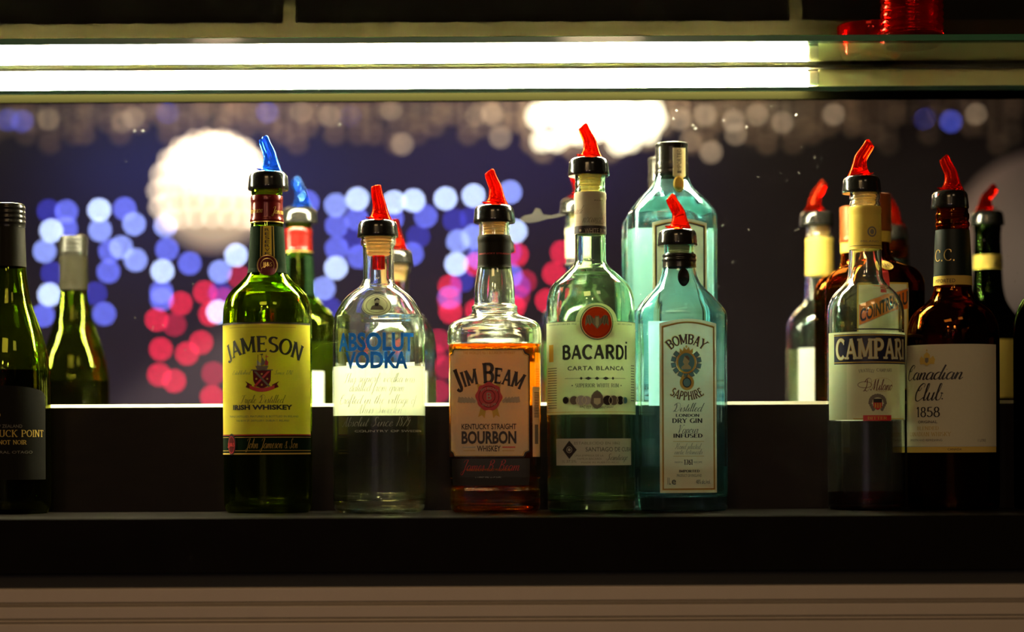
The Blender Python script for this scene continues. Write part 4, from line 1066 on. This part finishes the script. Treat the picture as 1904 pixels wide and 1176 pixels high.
for s_ in (-1, 1): lb.shape([(s_*3, 8), (s_*14, 9), (s_*16, 0), (s_*12, -7), (s_*7, -2), (s_*4, -6)], 1724, 669, 1, M['goldflat'], 2)
lb.shape([(-6, -9), (0, -14), (6, -9), (7, 8), (0, 12), (-7, 8)], 1724, 669, 1, M['goldflat'], 3); lb.disc(1724, 652, 1.5, 2, M['goldflat'], 3); lb.shape([(-3.5, -3), (3.5, -3), (3.5, 4), (0, 7), (-3.5, 4)], 1724, 669, 1, M['inkgrey'], 4)
lb.text('Canadian', 1689, 1788, 679, 706, M['ink'], 2, 'script', t=.115, shear=.30, con=.35)
lb.text('Club', 1700, 1750, 714, 745, M['ink'], 2, 'script', t=.105, shear=.30, con=.35); lb.disc(1752, 742, 1.3, 1.3, M['ink'], 2)
lb.text('1858', 1705, 1748, 757, 776, M['ink'], 2, 'serif', t=.14, ser=.2)
lb.text('ORIGINAL', 1708, 1743, 782.5, 787.5, M['ink'], 2); lb.text('BLENDED', 1706, 1746, 793.5, 800, M['goldflat'], 2, 'serif', t=.13)
lb.text('CANADIAN WHISKY', 1693, 1768, 804, 811.5, M['goldflat'], 2, 'serif', t=.13); lb.text('SMOOTH AND REFRESHING', 1694, 1752, 817, 821, M['inkgrey'], 2)
lb.text('1 LITRE', 1818, 1832, 817, 822, M['inkgrey'], 2); lb.text('CANADA', 1762, 1788, 834, 838, M['ink'], 2)
lb.build('label', b.root)

# --- orange liqueur bottle on the step, turned
lq = shift_prof([(951, 77), (946, 80), (938, 82), (730, 82), (719, 81.5), (709, 79), (700, 75), (691, 69), (684, 60), (677, 48), (671, 39), (664, 33), (655, 30.5), (617, 29), (560, 28.5)], gd, base2)
b = SqBottle('liqueur_bottle', 'dark amber liqueur bottle with orange ribbon label and copper cap on the step', 1626, [(p+1, h) for p, h in lq], d=2.198, base=base2,
  sec=supersec(5), round_hw=38, full_hw=76, glassm='amber', wt=4.5, n=96, rz=math.radians(14), cy_ref=600)
b.round_r = 38*D0/FPX; b.full_r = 81*D0/FPX
b.liquid(545, 'rye')
b.sleeve(363, 432, 'copper', 'copper_cap', rr=31, rings=(428,), close=True)
b.sleeve(432, 452, 'yellowfoil', 'neck_label', rr=30)
# label on its front face
lb = Label(b)
lb.rect(1596, 1686, 528, 722, M['p_cream']); lb.rect(1593, 1689, 525, 725, M['goldflat'], -1)
c1 = (1641, 565)
rb = [(-50, 2), (-25, -8), (0, -16), (53, -33), (53, 8), (25, 14), (0, 23), (-50, 43)]
lb.shape(rb, 1642, 566, 1, M['creamseal'], 2); lb.shape([(a*.97, c*.94+.3) for a, c in rb], 1642, 566, 1, M['orangeink'], 3)
u, z = b.inv(1642, 566); k_ = 2.16/FPX
polys, w, h = sans_text('COINTREAU', .035)
for p in polys:
    q = []
    for a, c in p:
        t = a/w; x = -45+t*94; y0 = 35-36*t; hh = 25; q.append((u+x*k_, z-(y0-c*hh)*k_))
    lb.poly(q, M['ink'], 4)
lb.disc(1647, 493, 16, 10, M['goldflat'], 3); lb.text('1849', 1637, 1658, 489, 497, M['ink'], 4); lb.shape([(-7, -60), (7, -60), (8, 60), (-8, 60)], 1637, 490, 1, M['redink'], 1)
lb.build('label', b.root)

# --- bottle beyond the right edge, seen mostly in the mirror
b = Bottle('dark_bottle', 'very dark bottle with yellow neck band, cut off by the right edge', 1968,
  [(951, 72), (946, 79), (936, 81.5), (900, 82), (630, 82), (605, 81.5), (588, 79), (572, 73), (556, 64), (540, 52), (528, 44), (515, 38), (500, 34), (480, 31.5), (430, 29.5), (385, 28), (372, 28), (366, 29.5), (360, 28.5), (355, 28)], glassm='darkgreen', wt=4.5)
b.liquid(600, 'rye')
b.pourer(327, 358, (1982, 274), 'red', 36, cx=1966, flip=True)
b.sleeve(422, 452, 'yellowfoil', 'neck_band', off=.0005)
lb = Label(b, .0007)
u, z0, z1_ = 0, b.inv(1968, 446)[1], b.inv(1968, 430)[1]
polys, w, h = sans_text('BOCA', .0)
s_ = .020/w
for p in polys: lb.poly([(b.ua(180, z0)-.004-.020+a*s_, z0+c*(z1_-z0)) for a, c in p], M['ink'], 0)
lb.build('band_lettering', b.root)
lb = Label(b); lb.wrap(115, 215, 600, 725, M['yellowfoil']); lb.build('back_label', b.root, 'yellow back label')
lb = Label(b); lb.wrap(-60, 60, 620, 800, M['yellowfoil']); lb.build('label', b.root)

# ================================================================== THE ROOM IN THE MIRROR (behind the camera)
def V(px, py, s):
    """real position of something whose mirror image is seen at px,py at optical distance s"""
    p = W(px, py, s)
    return Vector((p.x, 2*MIR-p.y, p.z))
def ico(name, r, m, loc, sub=2, parent=None):
    bm = bmesh.new(); bmesh.ops.create_icosphere(bm, subdivisions=sub, radius=r)
    o = obj(name, bm, m, parent, smooth=80); o.location = loc; return o
BR = .0100; SB = 8.2
bulbs = {'w': emit('bulb_pale_blue', (.50, .62, 1.0), 34), 'p': emit('bulb_soft_blue', (.30, .38, 1.0), 24), 'm': emit('bulb_blue', (.17, .20, 1.0), 19), 'd': emit('bulb_deep_blue', (.07, .07, .75), 10), 'r': emit('bulb_red', (1.0, .02, .07), 17), 'q': emit('bulb_dim_red', (.8, .02, .08), 11)}
lab = {'w': 'pale icy blue', 'p': 'soft blue', 'm': 'mid blue', 'd': 'dim deep blue', 'r': 'bright red', 'q': 'dim red'}
A = .3655; B_ = .3741
L1 = [(83,171,'d'),(174,174,'m'),(97,272,'w'),(172,260,'m'),(63,376,'p'),(103,489,'d'),(87,597,'w'),(54,703,'m'),(341,166,'w'),(345,268,'p'),(470,160,'m'),(518,238,'p'),(396,376,'m'),(452,356,'p'),(526,421,'p'),(388,480,'m'),(321,591,'d'),(366,695,'m'),(677,248,'p'),(686,367,'m'),(662,477,'w'),(657,583,'m'),(659,620,'m'),(801,438,'m'),(955,480,'p'),(1037,396,'w'),(945,685,'w'),(955,590,'d'),
 (1053,508,'q'),(879,586,'r'),(755,641,'r'),(633,725,'r'),(723,750,'q'),(905,697,'r'),(654,875,'r'),(787,897,'r'),(859,841,'r'),(645,1005,'r'),(722,1037,'r'),(921,998,'q'),(914,1118,'r'),(975,620,'q')]
L2 = [(226,165,'p'),(333,134,'w'),(330,232,'m'),(230,267,'m'),(230,380,'m'),(226,477,'w'),(165,579,'p'),(195,680,'d'),(515,150,'w'),(612,142,'w'),(505,232,'m'),(673,220,'m'),(771,132,'w'),(910,118,'w'),(1092,100,'p'),(815,240,'d'),(900,230,'d'),(833,345,'p'),(908,322,'p'),(824,458,'w'),(1118,295,'w'),(635,320,'d'),(604,408,'m'),(340,422,'m'),(935,425,'m'),(1090,400,'d'),(1095,515,'m'),(1135,570,'d'),(855,540,'d'),(790,627,'m'),(85,150,'m'),(310,340,'d'),
 (792,570,'r'),(788,640,'q'),(795,695,'r'),(1125,412,'r'),(920,460,'r'),(1165,545,'q'),(1110,670,'r'),(925,690,'r'),(735,840,'q'),(840,870,'q'),(1310,505,'r'),(1350,400,'r'),(770,970,'q'),(710,910,'q'),(735,1090,'q'),(1275,640,'r'),(1130,620,'q'),(990,500,'q')]
me_cache = {}
for (ls, ox, oy, sc_) in ((L1, 60, 330, A), (L2, 540, 320, B_)):
    for (x, y, c) in ls:
        loc = V(ox+x*sc_, oy+y*sc_, SB+random.uniform(-.15, .15))
        if c not in me_cache:
            o = ico('string_light_bulb', BR, bulbs[c], loc); me_cache[c] = o.data
        else:
            o = bpy.data.objects.new('string_light_bulb', me_cache[c]); C.objects.link(o); o.location = loc
        tag(o, f'{lab[c]} string light bulb, a blurred disc reflected in the mirror', 'light bulb', f'{lab[c]} bulbs of the string lights')
# a hanging wire mesh that carries the string lights
# globe lamp
g0 = V(396, 360, 7.6)
gm, nt, out = newmat('beaded_globe')
bs = nt.nodes.new('ShaderNodeBsdfPrincipled'); bs.inputs['Base Color'].default_value = (.85, .70, .55, 1); bs.inputs['Roughness'].default_value = .35
bs.inputs['Emission Color'].default_value = (1, .72, .50, 1); bs.inputs['Emission Strength'].default_value = .5
nt.links.new(bs.outputs[0], out.inputs[0])
bm = bmesh.new(); bmesh.ops.create_uvsphere(bm, u_segments=32, v_segments=18, radius=.196)
gl = obj('globe_lamp', bm, gm); gl.location = g0
tag(gl, 'large glowing beaded globe lamp, a blurred ball in the mirror', 'lamp')
bm = bmesh.new()
for i in range(7):
    th = math.radians(20+i*17); n = max(6, int(22*math.sin(th)))
    for j in range(n):
        a = 2*PI*j/n+i*.3; bmesh.ops.create_icosphere(bm, subdivisions=1, radius=.010, matrix=Matrix.Translation((.2*math.sin(th)*math.cos(a), .2*math.sin(th)*math.sin(a), .2*math.cos(th))))
tag(obj('lit_beads', bm, emit('globe_bead_light', (1, .78, .55), 7), gl), kind='stuff')
bm = bmesh.new(); tube(bm, [(0, .195), (0, 2.9-g0.z)], [.006, .006], 8); obj('hanging_cord', bm, M['capblack'], gl)
# unseen spot added above the globe to brighten its top
def lamp(name, typ, loc, col, e, size=.2, rot=None, sy=None, **k):
    l = bpy.data.lights.new(name, typ); l.color = col; l.energy = e
    if typ == 'AREA':
        l.size = size
        if sy: l.shape = 'RECTANGLE'; l.size_y = sy
    elif typ in ('POINT', 'SPOT'): l.shadow_soft_size = size
    for a, v in k.items(): setattr(l, a, v)
    o = bpy.data.objects.new(name, l); C.objects.link(o); o.location = loc
    if rot: o.rotation_euler = rot
    return o
lamp('globe_fill_spot', 'SPOT', (g0.x+.1, g0.y+.35, 2.82), (1, .86, .66), 260, .05, (math.radians(-28), 0, 0), spot_size=math.radians(50))

# crystal chandelier curtain
beadm = pbr('crystal_bead', (.60, .46, .36), .15)
beadlit = emit('chandelier_glow', (1, .88, .58), 9)
ch = thing('crystal_chandelier', 'long crystal chandelier, a bright blurred fringe of beads in the mirror', 'chandelier', V(950, 60, 7.2))
cy0 = ch.location.copy()
bm = bmesh.new(); box(bm, -2.0, 2.0, -.06, .06, 2.52-cy0.z, 2.56-cy0.z, .004)
for x in (-1.5, 0, 1.5): box(bm, x-.008, x+.008, -.008, .008, 2.56-cy0.z, 2.9-cy0.z)
obj('frame_bar', bm, pbr('chandelier_brass', (.3, .22, .12), .3, metal=.8), ch)
random.seed(11)
n_ = 92
for i in range(n_):
    px = -15+i*1934/n_+random.uniform(-9, 9)
    bot = random.choice((200, 214, 228, 236, 250, 268)) if not (990 < px < 1240) else random.choice((236, 250, 262, 285, 270))
    s = 7.2+random.uniform(-.05, .05)
    p = V(px, bot, s); r_ = .0115
    bm = bmesh.new(); z = p.z; top_z = 2.52
    bmesh.ops.create_icosphere(bm, subdivisions=2, radius=r_*1.35, matrix=Matrix.Translation((p.x-cy0.x, p.y-cy0.y, z-cy0.z)))
    z += .035
    while z < top_z-.012:
        bmesh.ops.create_icosphere(bm, subdivisions=1, radius=r_*.85, matrix=Matrix.Translation((p.x-cy0.x, p.y-cy0.y, z-cy0.z)))
        z += .024
    obj('bead_strand', bm, beadm, ch, smooth=50)
# lit lamps of the chandelier
lamps = [(1003, 216), (1008, 262), (1035, 262), (1050, 225), (1070, 205), (1095, 215), (1120, 225), (1140, 240), (1165, 215), (1190, 218), (1208, 205), (1214, 222), (1150, 268), (1172, 262), (1080, 250), (1060, 248), (1205, 248), (1130, 198), (1085, 195), (1030, 205), (1105, 240), (1098, 205), (1160, 200), (1180, 235), (1110, 210), (1140, 212)]
dimlit = emit('chandelier_dim_glow', (1, .70, .42), 2.6)
for (x, y) in lamps: ico('lamp_bulb', .026 if y < 245 else .017, beadlit, V(x, y, 7.15)-cy0, 2, ch)
for (x, y) in [(1265, 222), (1283, 262), (1322, 283), (1311, 214), (1368, 250), (1364, 225), (1408, 214), (1455, 228), (915, 212), (930, 255), (885, 215), (748, 268), (728, 205), (612, 215), (248, 219), (228, 227), (90, 222), (1550, 213), (1815, 212), (560, 208)]:
    ico('lamp_bulb', random.choice((.0085, .010, .0125)), dimlit, V(x, y, 7.15)-cy0, 2, ch)
blu = emit('chandelier_blue_glint', (.12, .15, .9), 5)  # blue glints put in as small glowing balls
for (x, y) in [(14, 222), (42, 226), (166, 214), (312, 208), (498, 208), (1717, 218), (1768, 226), (648, 215), (1010, 236)]:
    ico('glint_glow', .0105, blu, V(x, y, 7.3)-cy0, 2, ch)
# big round shade at the right
rs = V(1940, 452, 6.0)
bm = bmesh.new(); bmesh.ops.create_uvsphere(bm, u_segments=48, v_segments=24, radius=.255)
sh_ = obj('round_paper_shade', bm, pbr('shade_mauve', (.30, .23, .23), .9, emis=(.30, .20, .20), estr=.05), smooth=180); sh_.location = rs
bm = bmesh.new(); tube(bm, [(0, .25), (0, 2.9-rs.z)], [.005, .005], 8); obj('hanging_cord', bm, M['capblack'], sh_)
tag(sh_, 'large dim mauve round lampshade, a blurred curve in the mirror at the right edge', 'lampshade')

# ------------------------------------------------------------------ light
# ceiling lights of the room, out of the mirror's view, washing the bar front
lamp('ceiling_wash', 'AREA', (-.5, -2.6, 2.85), (1, .65, .28), 18, .9, (math.radians(35), 0, 0))
lamp('ceiling_wash_right', 'AREA', (1.0, -2.4, 2.85), (1, .72, .42), 4, .5, (math.radians(35), 0, math.radians(20)))
lamp('added_blue_wash', 'AREA', (-1.25, YB+.55, 2.36), (.10, .20, 1), 3.2, 1.1, (math.radians(90), 0, math.radians(180)), sy=.12, spread=math.radians(110))  # bodiless light added in mid-air for the blue band on the wall
lamp('added_blue_wash', 'AREA', (.0, YB+.55, 2.40), (.14, .14, 1), 1.8, 1.1, (math.radians(90), 0, math.radians(180)), sy=.12, spread=math.radians(110))  # second added light, continues the blue band
lamp('added_violet_wash', 'AREA', (-1.1, YB+1.4, .3), (.75, .62, 1.0), 12, .9, (math.radians(100), 0, math.radians(180)), spread=math.radians(110))  # unseen light added to tint the left of the wall violet
lamp('chandelier_light', 'POINT', V(1110, 100, 6.8), (1, .74, .44), 24, .12)
lamp('chandelier_light_left', 'POINT', V(430, 60, 6.7), (1, .68, .45), 17, .10)

w = bpy.data.worlds.new('world'); sc.world = w; w.use_nodes = True
w.node_tree.nodes['Background'].inputs[0].default_value = (.5, .35, .25, 1)
w.node_tree.nodes['Background'].inputs[1].default_value = .004

vs = sc.view_settings
sc.display_settings.display_device = 'sRGB'
vs.view_transform = 'Standard'; vs.look = 'None'; vs.exposure = 0; vs.gamma = 1; vs.use_curve_mapping = False
cy = sc.cycles
cy.max_bounces = 22; cy.transmission_bounces = 20; cy.glossy_bounces = 8; cy.diffuse_bounces = 3; cy.transparent_max_bounces = 8
cy.sample_clamp_indirect = 300; cy.caustics_reflective = True; cy.caustics_refractive = True; cy.blur_glossy = .3
cy.use_denoising = True
